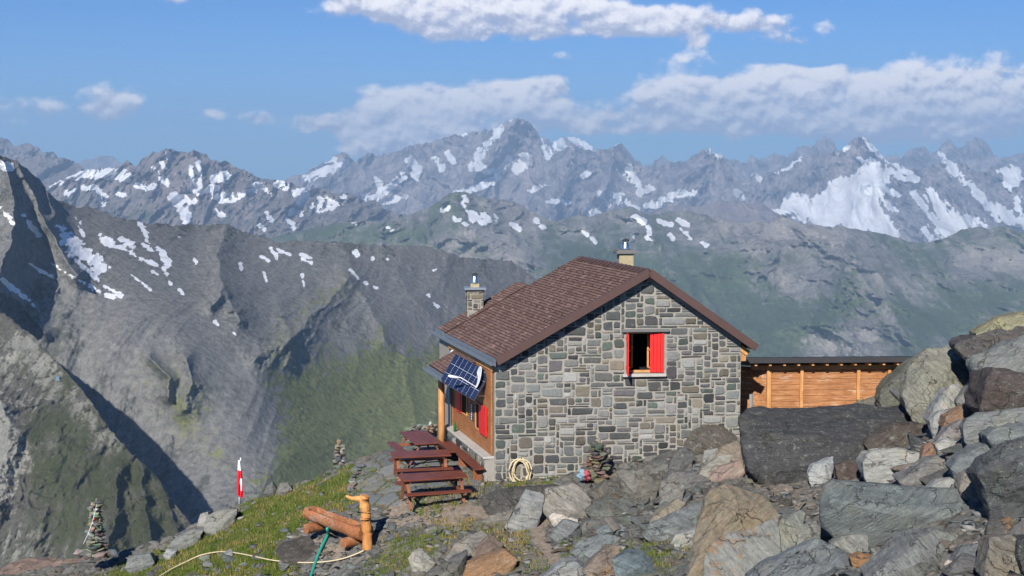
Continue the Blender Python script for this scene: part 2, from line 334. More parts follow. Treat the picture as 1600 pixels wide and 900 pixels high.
# main massif
layer('mountain_massif', 'great snow streaked massif across the whole horizon',
  [(420,300),(440,285),(455,275),(480,270),(488,262),(500,256),(515,250),(525,240),(535,236),(545,244),(555,252),(565,246),(575,238),(590,244),(605,240),(620,234),(640,229),(660,224),(680,219),(700,213),(715,209),(735,206),(755,203),(770,200),(783,197),(790,190),(797,187),(805,184),(820,187),(830,193),(838,203),(848,225),(856,240),(865,240),(880,236),(890,228),(900,224),(908,228),(915,232),(930,238),(940,230),(950,232),(958,227),(963,223),(972,226),(978,233),(985,240),(992,248),(1000,254),(1010,264),(1030,262),(1050,252),(1070,250),(1085,243),(1095,237),(1105,231),(1115,236),(1128,242),(1140,252),(1150,270),(1160,285),(1170,280),(1180,267),(1190,275),(1200,268),(1215,267),(1235,256),(1252,244),(1265,242),(1280,240),(1295,236),(1310,237),(1322,228),(1330,220),(1340,214),(1350,213),(1358,220),(1368,231),(1378,240),(1385,250),(1400,254),(1415,262),(1430,263),(1445,262),(1460,258),(1470,250),(1475,247),(1485,252),(1500,255),(1510,258),(1525,266),(1540,270),(1550,258),(1560,262),(1575,256),(1590,260),(1600,262),(1700,258)],
  [(420,290,19500),(700,200,20500),(810,187,20500),(1000,250,20000),(1340,214,19500),(1700,260,19500),(420,400,17600),(800,400,17300),(1200,400,17300),(1700,400,17300)], 420, 1700, 400, 1.3, 1.5, M_E, 520, 760, (4.5, 16), seed=5, stretch=0.5,
  spurs=[([(806,186),(790,215),(770,245),(735,285)],900,26),([(812,187),(838,225),(852,262)],260,12),([(896,224),(888,262),(872,320)],950,24),([(960,223),(955,265),(940,310)],600,18),([(1105,231),(1085,265),(1060,295)],600,20),([(1340,213),(1290,245),(1230,300)],500,16),([(1345,213),(1375,250),(1400,330),(1450,370)],420,16),([(1475,247),(1500,300),(1560,370)],420,18),([(533,236),(530,270),(545,310)],600,20),([(1180,267),(1165,320)],500,18),([(640,215),(620,280),(570,320)],260,20),([(1360,290),(1362,330)],200,10)],  # summit spurs shaped extra deep so their right faces fall into shade
  snow=[[(1218,330),(1235,300),(1255,303),(1270,315),(1285,300),(1308,280),(1335,275),(1348,262),(1344,248),(1362,250),(1385,265),(1392,280),(1380,305),(1372,320),(1395,345),(1410,365),(1400,370),(1350,358),(1290,352),(1250,342)],
        [(1440,292),(1458,292),(1470,315),(1500,335),(1538,345),(1535,358),(1500,362),(1475,378),(1462,360),(1470,340)],
        (5,[(1474,248),(1490,268),(1515,290),(1540,318),(1560,338),(1600,350),(1650,356)]),(8,[(1545,322),(1580,342),(1640,350)]),
        (4,[(1352,218),(1375,240),(1400,258),(1430,280)]),(4,[(1385,262),(1410,278)]),(3.2,[(1426,300),(1445,325),(1465,350)]),(3,[(1215,268),(1235,258),(1252,246)]),(2,[(1310,238),(1325,228)]),
        [(1560,262),(1590,262),(1595,280),(1578,295),(1566,280)],(4,[(1590,310),(1592,325)]),(4,[(1445,355),(1455,378),(1470,378)]),(4,[(1385,295),(1405,305)]),(6,[(1388,318),(1400,325)]),
        (3.5,[(765,200),(780,196),(775,212),(760,226),(745,238)]),(4,[(795,248),(785,258),(778,275),(765,285),(740,295),(712,300)]),(4,[(752,262),(770,268)]),(6,[(822,243),(817,258),(806,264)]),(4,[(760,232),(745,250),(738,262)]),(4,[(850,232),(858,244)]),(3,[(700,240),(708,252)]),
        (5,[(570,308),(590,308),(605,296)]),(5,[(615,288),(630,276)]),(3,[(588,282),(594,290)]),(5,[(640,252),(652,262),(650,274)]),(3,[(600,316),(632,308)]),(4,[(480,280),(510,266),(540,256)]),(3,[(485,258),(497,252)]),(3,[(513,250),(523,248)]),(4,[(680,250),(690,262)]),
        (3,[(938,302),(950,318),(962,315)]),(3.5,[(955,305),(970,308)]),(4,[(978,268),(990,280),(1000,294),(1012,298)]),(4,[(1000,300),(1015,295)]),(2.5,[(875,210),(915,230)]),(5,[(1040,310),(1065,304),(1085,304)]),(4,[(1012,322),(1030,318)]),(3,[(976,315),(995,328)]),(4,[(925,333),(935,333)]),
        (3,[(912,275),(918,272)]),(3,[(830,298),(850,290)]),(2,[(856,315),(888,316)]),(3,[(1152,300),(1158,310)]),(4,[(1110,236),(1125,240)]),(4,[(1180,270),(1186,278)]),(3,[(1205,330),(1218,333)]),(3,[(955,225),(962,224)]),(3,[(975,270),(985,262)]),(3,[(1180,330),(1192,332)])],
  snow_noise=((100, 900), 0.97, 0.95), gbase=-0.1, sbase=0.25)
# brown peak in front of the massif
layer('mountain_ridge', 'brown rocky ridge below the massif behind the hut chimney',
  [(960,352),(1000,338),(1030,326),(1060,320),(1095,322),(1112,318),(1125,311),(1140,315),(1155,312),(1175,318),(1190,316),(1200,325),(1215,333),(1240,348),(1260,360)],
  [(960,350,13500),(1125,310,13800),(1260,350,13500),(960,400,12600),(1260,400,12600)], 960, 1260, 400, 2, 2, M_D, 200, 420, (2, 12), seed=8, gbase=0.05, sbase=0.55)
# far left ranges
layer('mountain_range', 'faint hazy peaks far beyond the brown snow patched range',
  [(60,290),(110,262),(120,256),(135,248),(145,248),(160,243),(175,243),(185,252),(205,262),(250,280)],
  [(60,290,25500),(250,290,25500),(60,330,24500),(250,330,24500)], 60, 250, 330, 2, 3, M_E, 200, 600, (2, 9), seed=11)
layer('mountain_range', 'blue grey peaks at the upper left edge of the horizon',
  [(-160,225),(-60,212),(0,215),(12,217),(22,229),(30,225),(45,224),(58,228),(68,238),(82,237),(92,247),(110,255),(140,275),(200,300)],
  [(-160,220,15800),(0,220,15500),(200,300,15500),(-160,360,14200),(200,360,14200)], -160, 200, 360, 1.6, 2, M_D, 300, 500, (3, 10), seed=12, snow_noise=((200, 700), 1.5, 0.9))
layer('mountain_range', 'dark blue ridge just above the steep slate mountain',
  [(-160,238),(0,240),(20,246),(40,244),(60,240),(80,246),(105,247),(118,254),(132,262),(150,278),(180,298),(240,325)],
  [(-160,240,13000),(0,240,13000),(240,320,13000),(-160,380,11700),(240,380,11700)], -160, 240, 370, 1.6, 2, M_D, 280, 420, (3, 9), seed=13, gbase=0.1)
# brown range with snow fields, left of centre
layer('mountain_range', 'rugged brown range with many snow fields left of the massif',
  [(40,315),(60,300),(80,290),(100,278),(110,274),(130,266),(150,264),(165,262),(180,262),(190,258),(198,250),(205,254),(212,262),(222,248),(232,243),(240,236),(248,238),(258,232),(268,233),(280,236),(290,238),(297,238),(302,232),(310,238),(322,240),(330,250),(337,248),(345,254),(352,250),(360,256),(370,262),(385,266),(398,274),(410,279),(425,281),(440,281),(450,286),(455,284),(462,290),(475,294),(485,296),(495,294),(505,294),(512,296),(520,302),(530,300),(545,301),(560,308),(575,316),(585,312),(590,315),(600,325),(620,332),(660,342),(700,360)],
  [(40,310,10500),(270,235,10800),(500,295,10800),(700,350,10800),(40,400,9300),(270,400,9100),(500,400,9300),(700,400,9600)], 40, 700, 400, 1.2, 1.3, M_D, 330, 330, (2.0, 9), seed=15, gbase=0.12, sbase=0.25,
  spurs=[([(262,233),(250,280),(215,330)],180,12),([(302,232),(315,275),(310,320)],220,10),([(345,252),(350,300)],200,9),([(385,266),(380,320)],160,9),([(220,262),(240,320),(300,350)],160,14),([(450,286),(445,330)],140,8),([(400,330),(440,360)],120,14)],
  green=[(0.22,[(80,300),(200,290),(330,330),(470,330),(560,330),(600,345),(600,400),(80,400)])],
  snow=[(5,[(108,274),(130,270)]),(8,[(145,270),(165,270)]),(8,[(170,268),(195,276)]),(2.5,[(130,292),(150,294)]),(3,[(152,300),(165,306)]),(3,[(215,290),(225,296)]),(4,[(230,292),(240,292)]),(3,[(252,278),(262,286)]),(2,[(298,262),(300,295),(308,302)]),(2.2,[(311,255),(312,290),(314,302)]),
        (6,[(335,278),(355,276)]),(4,[(320,296),(338,296)]),(5,[(340,308),(370,306),(400,292)]),(7,[(272,308),(285,325),(290,340)]),(4,[(285,310),(300,315)]),(2.5,[(240,260),(243,266)]),(2.5,[(254,256),(256,262)]),(1.8,[(262,240),(264,246)]),(3,[(410,290),(420,300)]),(5,[(435,286),(445,290)]),(5,[(465,302),(480,300),(470,315)]),(4,[(490,320),(505,328),(520,322)]),(4,[(500,312),(530,320)]),(4,[(455,330),(470,332)]),(3,[(532,305),(540,310)]),(2.5,[(448,345),(460,355)]),(2.5,[(418,335),(424,345)]),(3,[(340,332),(350,336)]),(2,[(180,300),(196,306)]),(3,[(155,312),(160,318)]),(3,[(105,302),(115,298)]),(2,[(405,352),(412,358)]),(2,[(78,288),(96,283)])],
  snow_noise=((0, 420), 1.28, 0.85))
# green and grey hills of the middle distance
layer('hill', 'long green and grey hills in the middle distance behind the hut',
  [(360,385),(420,372),(470,360),(520,350),(560,345),(600,345),(640,335),(660,328),(680,318),(700,304),(712,299),(730,300),(745,305),(760,310),(790,312),(810,318),(820,325),(840,335),(860,345),(880,342),(905,335),(920,338),(950,330),(970,325),(985,322),(1000,330),(1015,335),(1030,334),(1050,330),(1075,330),(1100,335),(1130,342),(1160,348),(1185,345),(1200,350),(1212,340),(1222,334),(1232,340),(1250,350),(1280,353),(1300,354),(1320,354),(1345,360),(1370,362),(1400,370),(1420,377),(1450,380),(1480,370),(1500,360),(1515,356),(1530,353),(1545,358),(1560,353),(1575,354),(1590,360),(1600,362),(1720,366)],
  [(360,385,8200),(700,304,8600),(860,345,8600),(1100,335,8900),(1220,334,8600),(1450,380,8600),(1720,366,8000),(360,620,5600),(700,450,6900),(860,480,6600),(1000,560,6100),(1200,560,6300),(1330,430,7300),(1450,620,5800),(1720,620,5600),(1200,700,5300),(800,700,5200)], 360, 1720, 660, 1.5, 1.5, M_C, 330, 640, (2.0, 16), seed=22, stretch=0.8, gbase=0.40, sbase=0.20,
  spurs=[([(1222,334),(1290,370),(1335,400),(1345,430),(1390,490),(1440,560)],420,44),([(1335,400),(1320,440),(1290,500)],220,28),([(712,299),(720,350),(800,400),(880,440)],260,40),([(1545,355),(1560,400),(1530,450)],200,26),([(905,335),(930,380),(900,430)],180,24),([(985,322),(1040,380),(1120,430)],240,30),([(1450,385),(1480,440),(1540,520)],200,30),([(600,345),(560,400)],120,20),([(1130,342),(1180,400)],160,24)],
  green=[(0.35,[(860,370),(1000,380),(1150,400),(1200,460),(1200,640),(780,640),(840,440)]),(0.5,[(1240,480),(1330,440),(1340,480),(1260,540),(1180,560),(1180,500)]),(0.45,[(430,370),(560,350),(620,360),(560,380)]),(0.3,[(1400,480),(1600,440),(1600,520),(1440,540)]),(0.4,[(1380,375),(1460,385),(1480,375),(1510,380),(1440,410)])],
  scree=[(0.5,[(1235,500),(1260,480),(1320,460),(1300,480),(1260,510)]),(0.5,[(1270,520),(1290,505),(1350,520),(1340,545),(1290,550)]),(0.4,[(1340,380),(1400,440),(1470,520),(1540,540),(1460,560),(1400,500),(1345,440)]),(0.6,[(1530,395),(1560,365),(1620,370),(1660,440),(1560,420),(1500,400)]),(0.35,[(680,370),(760,350),(830,400),(830,420),(700,400)]),(0.5,[(1130,335),(1215,340),(1320,362),(1300,375),(1150,360)])],
  snow=[(2.5,[(722,302),(728,312)]),(2,[(722,318),(740,345)]),(2,[(735,330),(758,352)]),(2.5,[(755,335),(765,345)]),(2,[(772,335),(776,345)]),(2,[(710,342),(730,352)]),(2,[(800,350),(812,358)]),(2,[(838,345),(850,356)]),(3,[(992,340),(1005,348)]),(2,[(1012,355),(1016,365)]),(2,[(1030,345),(1050,352)]),(2,[(1060,345),(1075,352)]),(2,[(1065,360),(1080,372)]),(1.8,[(1012,372),(1020,376)]),(1.8,[(1045,365),(1052,372)]),(1.8,[(700,325),(690,328)]),(1.5,[(552,348),(556,350)]),(1.5,[(606,355),(612,358)]),(1.8,[(985,365),(990,372)]),(1.5,[(1095,378),(1105,384)]),(1.5,[(912,362),(918,366)]),(1.5,[(925,372),(930,378)])],
  snow_noise=((-420, -150), 1.47, 0.8))
# slate mountain with the valley
SLATE_SNOW = [
 [(88,350),(100,352),(118,372),(140,388),(160,402),(168,412),(166,425),(150,425),(135,412),(112,398),(95,378)],
 (2.5,[(110,398),(140,425),(165,448),(190,462)]),(3,[(140,445),(160,458),(176,465)]),(2.2,[(118,340),(122,352),(130,368)]),(3.5,[(121,345),(127,350)]),
 (5,[(157,365),(165,378),(178,383),(195,388)]),(5,[(190,376),(205,382)]),(2.5,[(195,390),(215,402),(245,414)]),(4,[(218,350),(224,362),(230,376)]),(3,[(224,382),(238,392)]),(4.5,[(245,385),(252,395),(258,405),(262,412)]),(1.8,[(256,418),(262,435),(268,445)]),(1.4,[(203,428),(222,442),(236,454)]),(1.6,[(280,452),(287,460),(293,470)]),(2.2,[(239,424),(244,427)]),(1.8,[(276,372),(282,370)]),
 (3,[(305,408),(307,416)]),(2,[(375,412),(376,420)]),(1.8,[(374,432),(375,445)]),(2.2,[(423,388),(432,402)]),(1.8,[(434,390),(452,397)]),(1.4,[(408,400),(420,407)]),(1.6,[(470,397),(485,403)]),(1.5,[(472,405),(487,411)]),(1.3,[(412,425),(416,440)]),(3,[(552,392),(558,396)]),(1.8,[(582,402),(583,404)]),(1.8,[(548,422),(560,436),(588,450)]),(1.5,[(602,400),(605,405)]),
 (1.4,[(472,430),(475,447)]),(1.5,[(487,484),(489,486)]),(2,[(336,503),(340,507)]),(1.5,[(364,520),(372,528)]),(1.5,[(678,422),(684,420)]),(1.5,[(669,460),(671,463)]),(1.6,[(678,474),(684,478)]),(1.4,[(695,475),(697,478)]),
 (5,[(-20,248),(0,255),(15,262)]),(3.5,[(14,262),(20,256)]),(2.5,[(0,325),(12,335),(20,348)]),(3,[(37,335),(48,352),(60,368)]),(3,[(0,436),(20,450),(45,470),(62,486)]),(1.8,[(70,405),(100,425),(132,442)]),(1.5,[(46,412),(62,422),(85,436)]),(1.5,[(60,420),(80,432)]),(2,[(-30,300),(-10,318)])]
layer('mountain', 'steep slate grey mountain with snow tongues falling into the green valley',
  [(-200,180),(-60,225),(-20,238),(0,243),(15,246),(28,252),(40,262),(55,274),(66,285),(75,300),(90,312),(105,318),(120,324),(140,322),(160,330),(180,340),(200,342),(215,346),(235,350),(250,348),(270,352),(300,350),(320,352),(345,350),(358,350),(365,356),(380,362),(400,368),(425,374),(440,380),(460,376),(500,377),(560,380),(620,384),(650,382),(690,390),(720,402),(760,404),(800,408),(830,430),(880,470)],
  [(-200,200,1900),(0,243,1900),(130,322,2000),(350,350,2350),(560,382,2520),(700,395,2750),(850,440,3000),(-150,420,1560),(0,480,1660),(60,540,1640),(150,630,1600),(264,700,1570),(340,800,1450),(200,450,1780),(300,560,1650),(400,650,1640),(450,750,1560),(550,640,1880),(650,680,1900),(500,800,1560),(700,560,2250),(850,650,2200),(600,500,2200),(0,1000,1280),(400,1000,1180),(850,1000,1500)],
  -200, 880, 960, 1.25, 1.35, M_B, 70, 170, (3.0, 18), seed=31, stretch=0.5, gbase=0.10, sbase=0.62, cragbase=0.42,
  crag=[(1.2,[(-200,180),(0,240),(60,272),(110,320),(60,340),(110,420),(100,470),(60,500),(-200,420)]),(.8,[(100,312),(360,345),(365,365),(120,342)]),(.9,[(345,350),(385,365),(400,420),(380,470),(400,520),(365,530),(340,490),(330,420)]),(.8,[(400,360),(800,400),(830,440),(600,410),(420,385)]),(1.0,[(390,560),(430,500),(470,480),(500,480),(490,560),(460,585),(430,570)]),(.8,[(540,440),(600,470),(600,520),(560,500)]),(.7,[(610,410),(660,420),(690,470),(640,470)]),(1.1,[(225,555),(290,570),(305,600),(300,680),(260,660),(240,600)]),(.7,[(700,410),(830,430),(860,480),(760,480)])],
  spurs=[([(0,243),(20,300),(20,360),(0,430),(-60,470)],110,22),([(30,255),(62,330),(100,400),(120,430)],75,16),([(75,300),(85,340)],40,10),([(355,350),(340,400),(350,450),(375,500)],60,26),([(345,450),(330,480)],40,10),
         ([(545,430),(520,470),(490,485),(470,520),(400,560)],62,22),([(440,490),(460,540),(450,570)],30,18),([(540,432),(575,470),(600,530)],30,20),([(700,400),(690,440),(740,480)],26,26),([(620,420),(640,460),(700,520)],26,26),([(290,560),(300,600),(290,640)],40,16),([(235,560),(265,590),(262,620)],40,10),([(-50,430),(30,470),(70,520)],30,14),([(760,520),(700,560)],14,30)],
  snow=SLATE_SNOW,
  green=[(0.8,[(400,780),(420,720),(465,640),(520,590),(600,560),(690,535),(900,560),(900,760),(560,760),(520,790),(430,790)]),(0.7,[(480,478),(510,450),(548,430),(545,455),(505,478)]),(0.4,[(395,550),(440,500),(470,490),(480,530),(440,580),(500,620),(420,600)]),(0.5,[(230,565),(280,560),(330,600),(330,700),(380,740),(300,700),(250,640)]),(0.4,[(440,600),(470,560),(600,520),(620,560),(520,600),(450,650)]),(0.25,[(340,380),(380,400),(390,470),(360,500),(340,460)]),(-0.3,[(60,300),(330,350),(330,500),(150,560),(40,420)])],
  scree=[(0.35,[(60,330),(320,370),(330,500),(460,640),(470,730),(380,760),(200,600),(100,470),(60,400)]),(0.3,[(380,400),(460,410),(540,400),(640,430),(760,520),(640,560),(560,470),(470,450),(400,500)]),(0.3,[(470,560),(560,530),(600,560),(520,600)]),(-0.35,[(430,640),(690,540),(900,560),(900,800),(430,800)])])
# near spur at the left, lit on this side with its far side in shade
layer('hillside', 'rubble covered spur falling steeply at the lower left',
  [(-260,330),(-120,415),(-40,462),(0,486),(20,500),(33,511),(50,522),(67,539),(85,560),(106,583),(122,602),(139,622),(161,656),(175,675),(189,689),(205,707),(222,722),(244,744),(258,766),(267,778),(289,805),(305,828),(322,848),(350,885),(380,930),(400,960)],
  [(-260,330,1750),(0,486,1480),(150,640,1290),(305,828,1175),(400,960,1130),(-260,700,1320),(-260,1100,1120),(0,720,1240),(0,900,1140),(0,1100,1000),(200,900,1110),(200,1100,1000),(400,1100,1050)],
  -260, 400, 1080, 1.3, 1.5, M_A, 20, 55, (4, 16), seed=44, stretch=0.7, gbase=0.40, sbase=0.12, back=1.25,
  spurs=[([(0,486),(106,583),(222,722),(305,828)],14,14),([(222,735),(225,790),(240,850)],24,9),([(185,730),(180,800),(165,870)],22,12),([(258,775),(280,840)],18,7),([(-60,600),(60,700),(120,820)],14,40),([(0,620),(20,690),(-10,790)],20,20)],
  green=[(-1.2,[(-60,600),(8,638),(20,690),(28,700),(10,760),(-60,840)]),(0.3,[(40,640),(110,650),(190,740),(190,860),(120,860),(40,760)]),(0.3,[(195,700),(250,770),(290,850),(200,840)])],
  scree=[(0.9,[(-60,600),(8,638),(20,690),(28,700),(10,760),(-60,840)]),(0.45,[(60,545),(110,590),(190,700),(160,700),(100,640),(30,560)]),(0.35,[(0,800),(60,830),(110,880),(0,930)]),(0.2,[(0,490),(80,560),(60,640),(0,620)])])
# ground of the valleys far below, out to the horizon
gx = np.linspace(-16000, 16000, 60); gy = np.linspace(200, 27500, 60)
GX, GY = np.meshgrid(gx, gy, indexing='ij')
GZ = -1150 + 90 * fbm(GX / 2500, GY / 2500, 4) - sstep(GY, 3000, 9000) * 500 + sstep(GY, 2500, 200) * 620
o = add_mesh('valley_ground', np.stack([GX, GY, GZ], -1).reshape(-1, 3), None, M_C, None, True, {'mask': np.tile([0, .6, .3, 1], (3600, 1))}, gridq(60, 60))
tag(o, kind='structure')
# ------------------------------------------------------------------ ground around the hut
def Yz(u, v, z): return (z - CZ) / float(ray(u, v)[1])
_g = [(772,750,0),(700,770,0),(640,760,-.02),(600,722,-.08),(655,690,-.05),(700,700,0.02),(740,730,0.02),(690,795,-.05),(560,745,-.35),(600,705,-.2),(530,732,-.62),(485,748,-.95),(440,767,-1.25),(400,779,-1.45),(360,798,-1.7),(320,820,-2.0),(260,855,-2.45),(200,878,-2.85),(150,880,-3.0),(60,888,-3.3),
      (300,900,-1.95),(400,850,-1.45),(450,800,-1.15),(500,900,-1.25),(540,850,-.82),(480,835,-.95),(650,900,-.6),(600,830,-.45),(750,880,-.25),(850,900,.1),(850,820,.1),(850,765,.05),(1000,900,.8),(1000,800,.5),(940,758,.18),(1050,742,.55),(1200,900,1.75),(1400,900,2.35),(1600,900,3.0),(1150,750,.8),(1120,725,.75),(1150,800,1.0),(1280,750,1.0),(1200,850,1.5),(1400,800,1.8),(1400,710,1.55),(1450,650,2.0),(1510,590,2.9),(1580,530,4.0),(1590,640,3.4),(1590,770,3.1),(1300,800,1.35)]
gp = []; gv = []
for (u, v, z) in _g:
    P = WZ(u, v, z); gp.append((P.x, P.y)); gv.append(z)
for (x, y, z) in [(0,12,3.5),(0,3,5.4),(7,10,4.0),(14,12,4.6),(-8,14,2.0),(-14,20,-.6),(-18,30,-2.9),(-20,14,0),(2,40,-.1),(4.5,38,1.0),(8,39,1.2),(12,38,2.4),(16,36,4.0),(20,30,5.2),(18,22,4.5),(20,40,4.2),(3,48,-.6),(12,48,1.0),(-24,40,-5),(26,14,5.6)]:
    gp.append((x, y)); gv.append(z)
_G = TPS(gp, gv, 0.02)
_rx = [-30,-18,-14,-10.5,-9.3,-8.3,-7.2,-6.2,-5,-3.7,-2.4,-1.5,0,4,9,14,18,26]
_ry = [38,37.3,37.2,37.6,37.7,38,38.2,38.4,38.6,38.9,40.6,44,48,50,46,41,39.5,40]
def Gs(x, y):
    x = np.asarray(x, float); y = np.asarray(y, float)
    z = _G(x, np.minimum(y, np.interp(x, _rx, _ry)))
    b = np.maximum(y - np.interp(x, _rx, _ry), 0)
    return z - b * 0.95 - 0.12 * b * sstep(b, 0, 1.5)
YS = np.geomspace(9, 60, 700)
def GI(u, v, off=0.0):
    dx, dz = ray(u, v)
    g = Gs(float(dx) * YS, YS); r = CZ + float(dz) * YS
    k = np.argmax(r - off < g)
    if not (r - off < g).any(): k = len(YS) - 1
    k = max(k, 1); a = (r[k-1] - g[k-1] - off); b = (r[k] - g[k] - off); f = a / (a - b + 1e-9)
    Y = YS[k-1] + (YS[k] - YS[k-1]) * min(max(f, 0), 1)
    return Vector((float(dx) * Y, Y, CZ + float(dz) * Y))

PATH = [(900,905),(868,880),(845,850),(838,825),(850,812),(820,800),(770,808),(735,800),(700,805)]
GRASS = [(0.95,[(150,905),(330,826),(400,783),(450,768),(540,735),(585,735),(560,770),(560,800),(500,800),(430,850),(470,905)]),(0.5,[(640,835),(700,815),(730,835),(690,865),(620,905),(560,905),(600,850)]),(0.6,[(780,770),(790,755),(870,745),(860,765)]),(0.45,[(700,750),(770,740),(775,765),(730,780)]),(0.5,[(765,830),(830,820),(840,860),(800,900),(780,870)]),(0.45,[(850,900),(845,870),(900,850),(930,850)]),(0.4,[(960,860),(1000,840),(1060,850),(1050,905),(1000,905)]),(0.4,[(700,830),(720,800),(800,800),(790,830)]),(0.35,[(0,905),(60,885),(100,895),(60,920)])]
DIRT = [(0.9,[(600,800),(640,775),(720,785),(760,800),(720,820),(620,820)]),(0.5,[(1160,745),(1290,752),(1280,800),(1200,790)]),(0.35,[(430,790),(540,745),(570,745),(560,790),(500,790)]),(0.6,[(420,850),(470,840),(545,850),(545,875),(430,875)]),(0.35,[(690,700),(770,745),(760,760),(690,740)])]
PAVE = [(1.0,[(545,772),(560,735),(600,707),(640,684),(690,690),(735,735),(750,760),(730,780),(640,778),(620,800),(575,800)])]
nu = 900; us = np.linspace(-140, 1740, nu)
yr = np.concatenate([np.geomspace(6, 15, 30)[:-1], np.linspace(15, 46, 520), np.geomspace(46.5, 110, 26)])
U = np.repeat(us[:, None], len(yr), 1); Yg = np.repeat(yr[None, :], nu, 0)
Xg = ray(U, 450)[0] * 0 + (U - 800) / F / CP * Yg * 1.02
Zg = Gs(Xg, Yg)
_b = Yg - np.interp(Xg, _rx, _ry)
Zg = Zg - 2.5 * sstep(_b, 4, 30) + 0.6 * fbm(Xg / 3, Yg / 3, 4, .6, 3) * sstep(_b, 0, 8)
# picture coordinates of each ground point, to lay out turf, path and paving where they are
dep = Yg * CP + (CZ - Zg) * SP; PU = 800 + F * Xg / dep; PV = 450 + F * ((CZ - Zg) * CP - Yg * SP) / dep
wob = fbm(Xg * 1.5, Yg * 1.5, 4, .6, 5)
m_gr = np.full(Xg.shape, 0.16); 
for a_, pl in GRASS: m_gr = np.maximum(m_gr, a_ * sstep(-(poly_dist(PU, PV, pl) + wob * 26), -10, 9))
m_di = np.full(Xg.shape, 0.22)
for a_, pl in DIRT: m_di = np.maximum(m_di, a_ * sstep(-(poly_dist(PU, PV, pl) + wob * 18), -8, 8))
m_di = np.maximum(m_di, sstep(11 + 5 * wob - line_dist(PU, PV, PATH), -3, 5))
m_pa = np.zeros(Xg.shape)
for a_, pl in PAVE: m_pa = np.maximum(m_pa, a_ * sstep(-(poly_dist(PU, PV, pl) + wob * 10), -3, 3))
m_gr = m_gr * (1 - sstep(11 - line_dist(PU, PV, PATH), -3, 3)) * (1 - 0.75 * m_pa)
f1, f2, idn = worley(Xg * 2.6 + wob * .4, Yg * 2.2 + wob * .4, 4); f1b, f2b, idb = worley(Xg * 7, Yg * 6, 9)
rock_w = np.clip(1 - m_gr * 1.1 - m_di * 1.0 - m_pa, 0, 1)
Zg = Zg + rock_w * (0.10 * idn * sstep(f2 - f1, 0.02, 0.25) + 0.05 * idb * sstep(f2b - f1b, 0.05, 0.3) + 0.10 * (ridged(Xg * .8, Yg * .8, 5, .6, 6) - .5)) + 0.02 * fbm(Xg * 3, Yg * 3, 4, .6, 8) * (1 - m_pa) + m_gr * 0.05 * fbm(Xg * 2.3, Yg * 2.3, 5, .6, 9)
p1, p2, pid = worley(Xg * 1.7 + wob * .3, Yg * 1.35 + wob * .3, 14)
Zg = Zg + m_pa * (0.035 * sstep(p2 - p1, 0.04, 0.14) + 0.02 * pid - 0.02)
mask = np.stack([m_gr, m_di, m_pa, np.ones_like(m_gr)], -1).reshape(-1, 4)
cells = np.stack([np.where(m_pa > .5, pid, idn), np.where(m_pa > .5, sstep(p2 - p1, 0.05, 0.13), sstep(f2 - f1, .02, .16)), idb, np.ones_like(idn)], -1).reshape(-1, 4)
def mat_ground():
    m, n, bs = new_mat('mountain_ground')
    pos = n.node('ShaderNodeNewGeometry').outputs['Position']
    sp = n.node('ShaderNodeSeparateColor', {0: n.node('ShaderNodeAttribute', attribute_name='mask').outputs['Color']})
    ce = n.node('ShaderNodeSeparateColor', {0: n.node('ShaderNodeAttribute', attribute_name='cells').outputs['Color']})
    a = n.noise(pos, 1.6, 8, .65); b = n.noise(pos, 9, 8, .7); c = n.noise(pos, 42, 4, .7); e = n.noise(pos, 3.1, 6, .65, 0.5)
    stone = n.ramp(n.m('ADD', n.m('MULTIPLY', ce.outputs[0], .65), n.m('MULTIPLY', b, .4)), [(0.1, (.075, .078, .075)), (.35, (.16, .16, .15)), (.55, (.22, .21, .19)), (.75, (.13, .14, .135)), (.95, (.24, .18, .13))])
    stone = n.mix(n.m('SUBTRACT', 1.0, ce.outputs[1], clamp=True), stone, (.10, .085, .06))
    pav = n.ramp(n.m('ADD', n.m('MULTIPLY', ce.outputs[0], .8), n.m('MULTIPLY', b, .25)), [(0.1, (.13, .145, .15)), (.4, (.19, .20, .20)), (.6, (.25, .25, .24)), (.8, (.16, .18, .18)), (1., (.30, .27, .22))])
    joint = n.mix(n.ss(a, .42, .6), (.15, .12, .07), (.085, .095, .03))
    pav = n.mix(ce.outputs[1], joint, pav)
    soil = n.mix(n.ss(b, .3, .7), (.22, .17, .125), (.37, .31, .25))
    soil = n.mix(n.ss(c, .60, .72), soil, (.36, .33, .30))
    gr = n.mix(n.ss(n.m('ADD', n.m('MULTIPLY', a, .6), n.m('MULTIPLY', b, .4)), .40, .60), (.065, .10, .018), (.165, .17, .045))
    gr = n.mix(n.ss(e, .54, .66), gr, (.19, .155, .075))
    col = n.mix(sp.outputs[2], stone, pav)
    col = n.mix(n.ss(n.m('ADD', sp.outputs[1], n.m('MULTIPLY_ADD', e, 1.2, -.6)), .38, .6), col, soil)
    col = n.mix(n.ss(n.m('ADD', sp.outputs[0], n.m('MULTIPLY_ADD', b, 1.5, -.75)), .40, .56), col, gr)
    v = n.m('MULTIPLY_ADD', c, .9, .52); col = n.mix(1.0, col, n.node('ShaderNodeCombineColor', {0: v, 1: v, 2: v}).outputs[0], 'MULTIPLY')
    n.l.new(col, bs.inputs['Base Color']); bs.inputs['Roughness'].default_value = .93; bs.inputs['Specular IOR Level'].default_value = .1
    bp = n.node('ShaderNodeBump', {'Height': n.m('ADD', b, n.m('MULTIPLY', c, .5)), 'Strength': .8, 'Distance': .06}); n.l.new(bp.outputs[0], bs.inputs['Normal'])
    return m
o = add_mesh('ground', np.stack([Xg, Yg, Zg], -1).reshape(-1, 3), None, mat_ground(), None, True, {'mask': mask, 'cells': cells}, gridq(nu, len(yr)))
tag(o, 'rocky alpine ground with turf, footpath and flagstones', kind='structure')
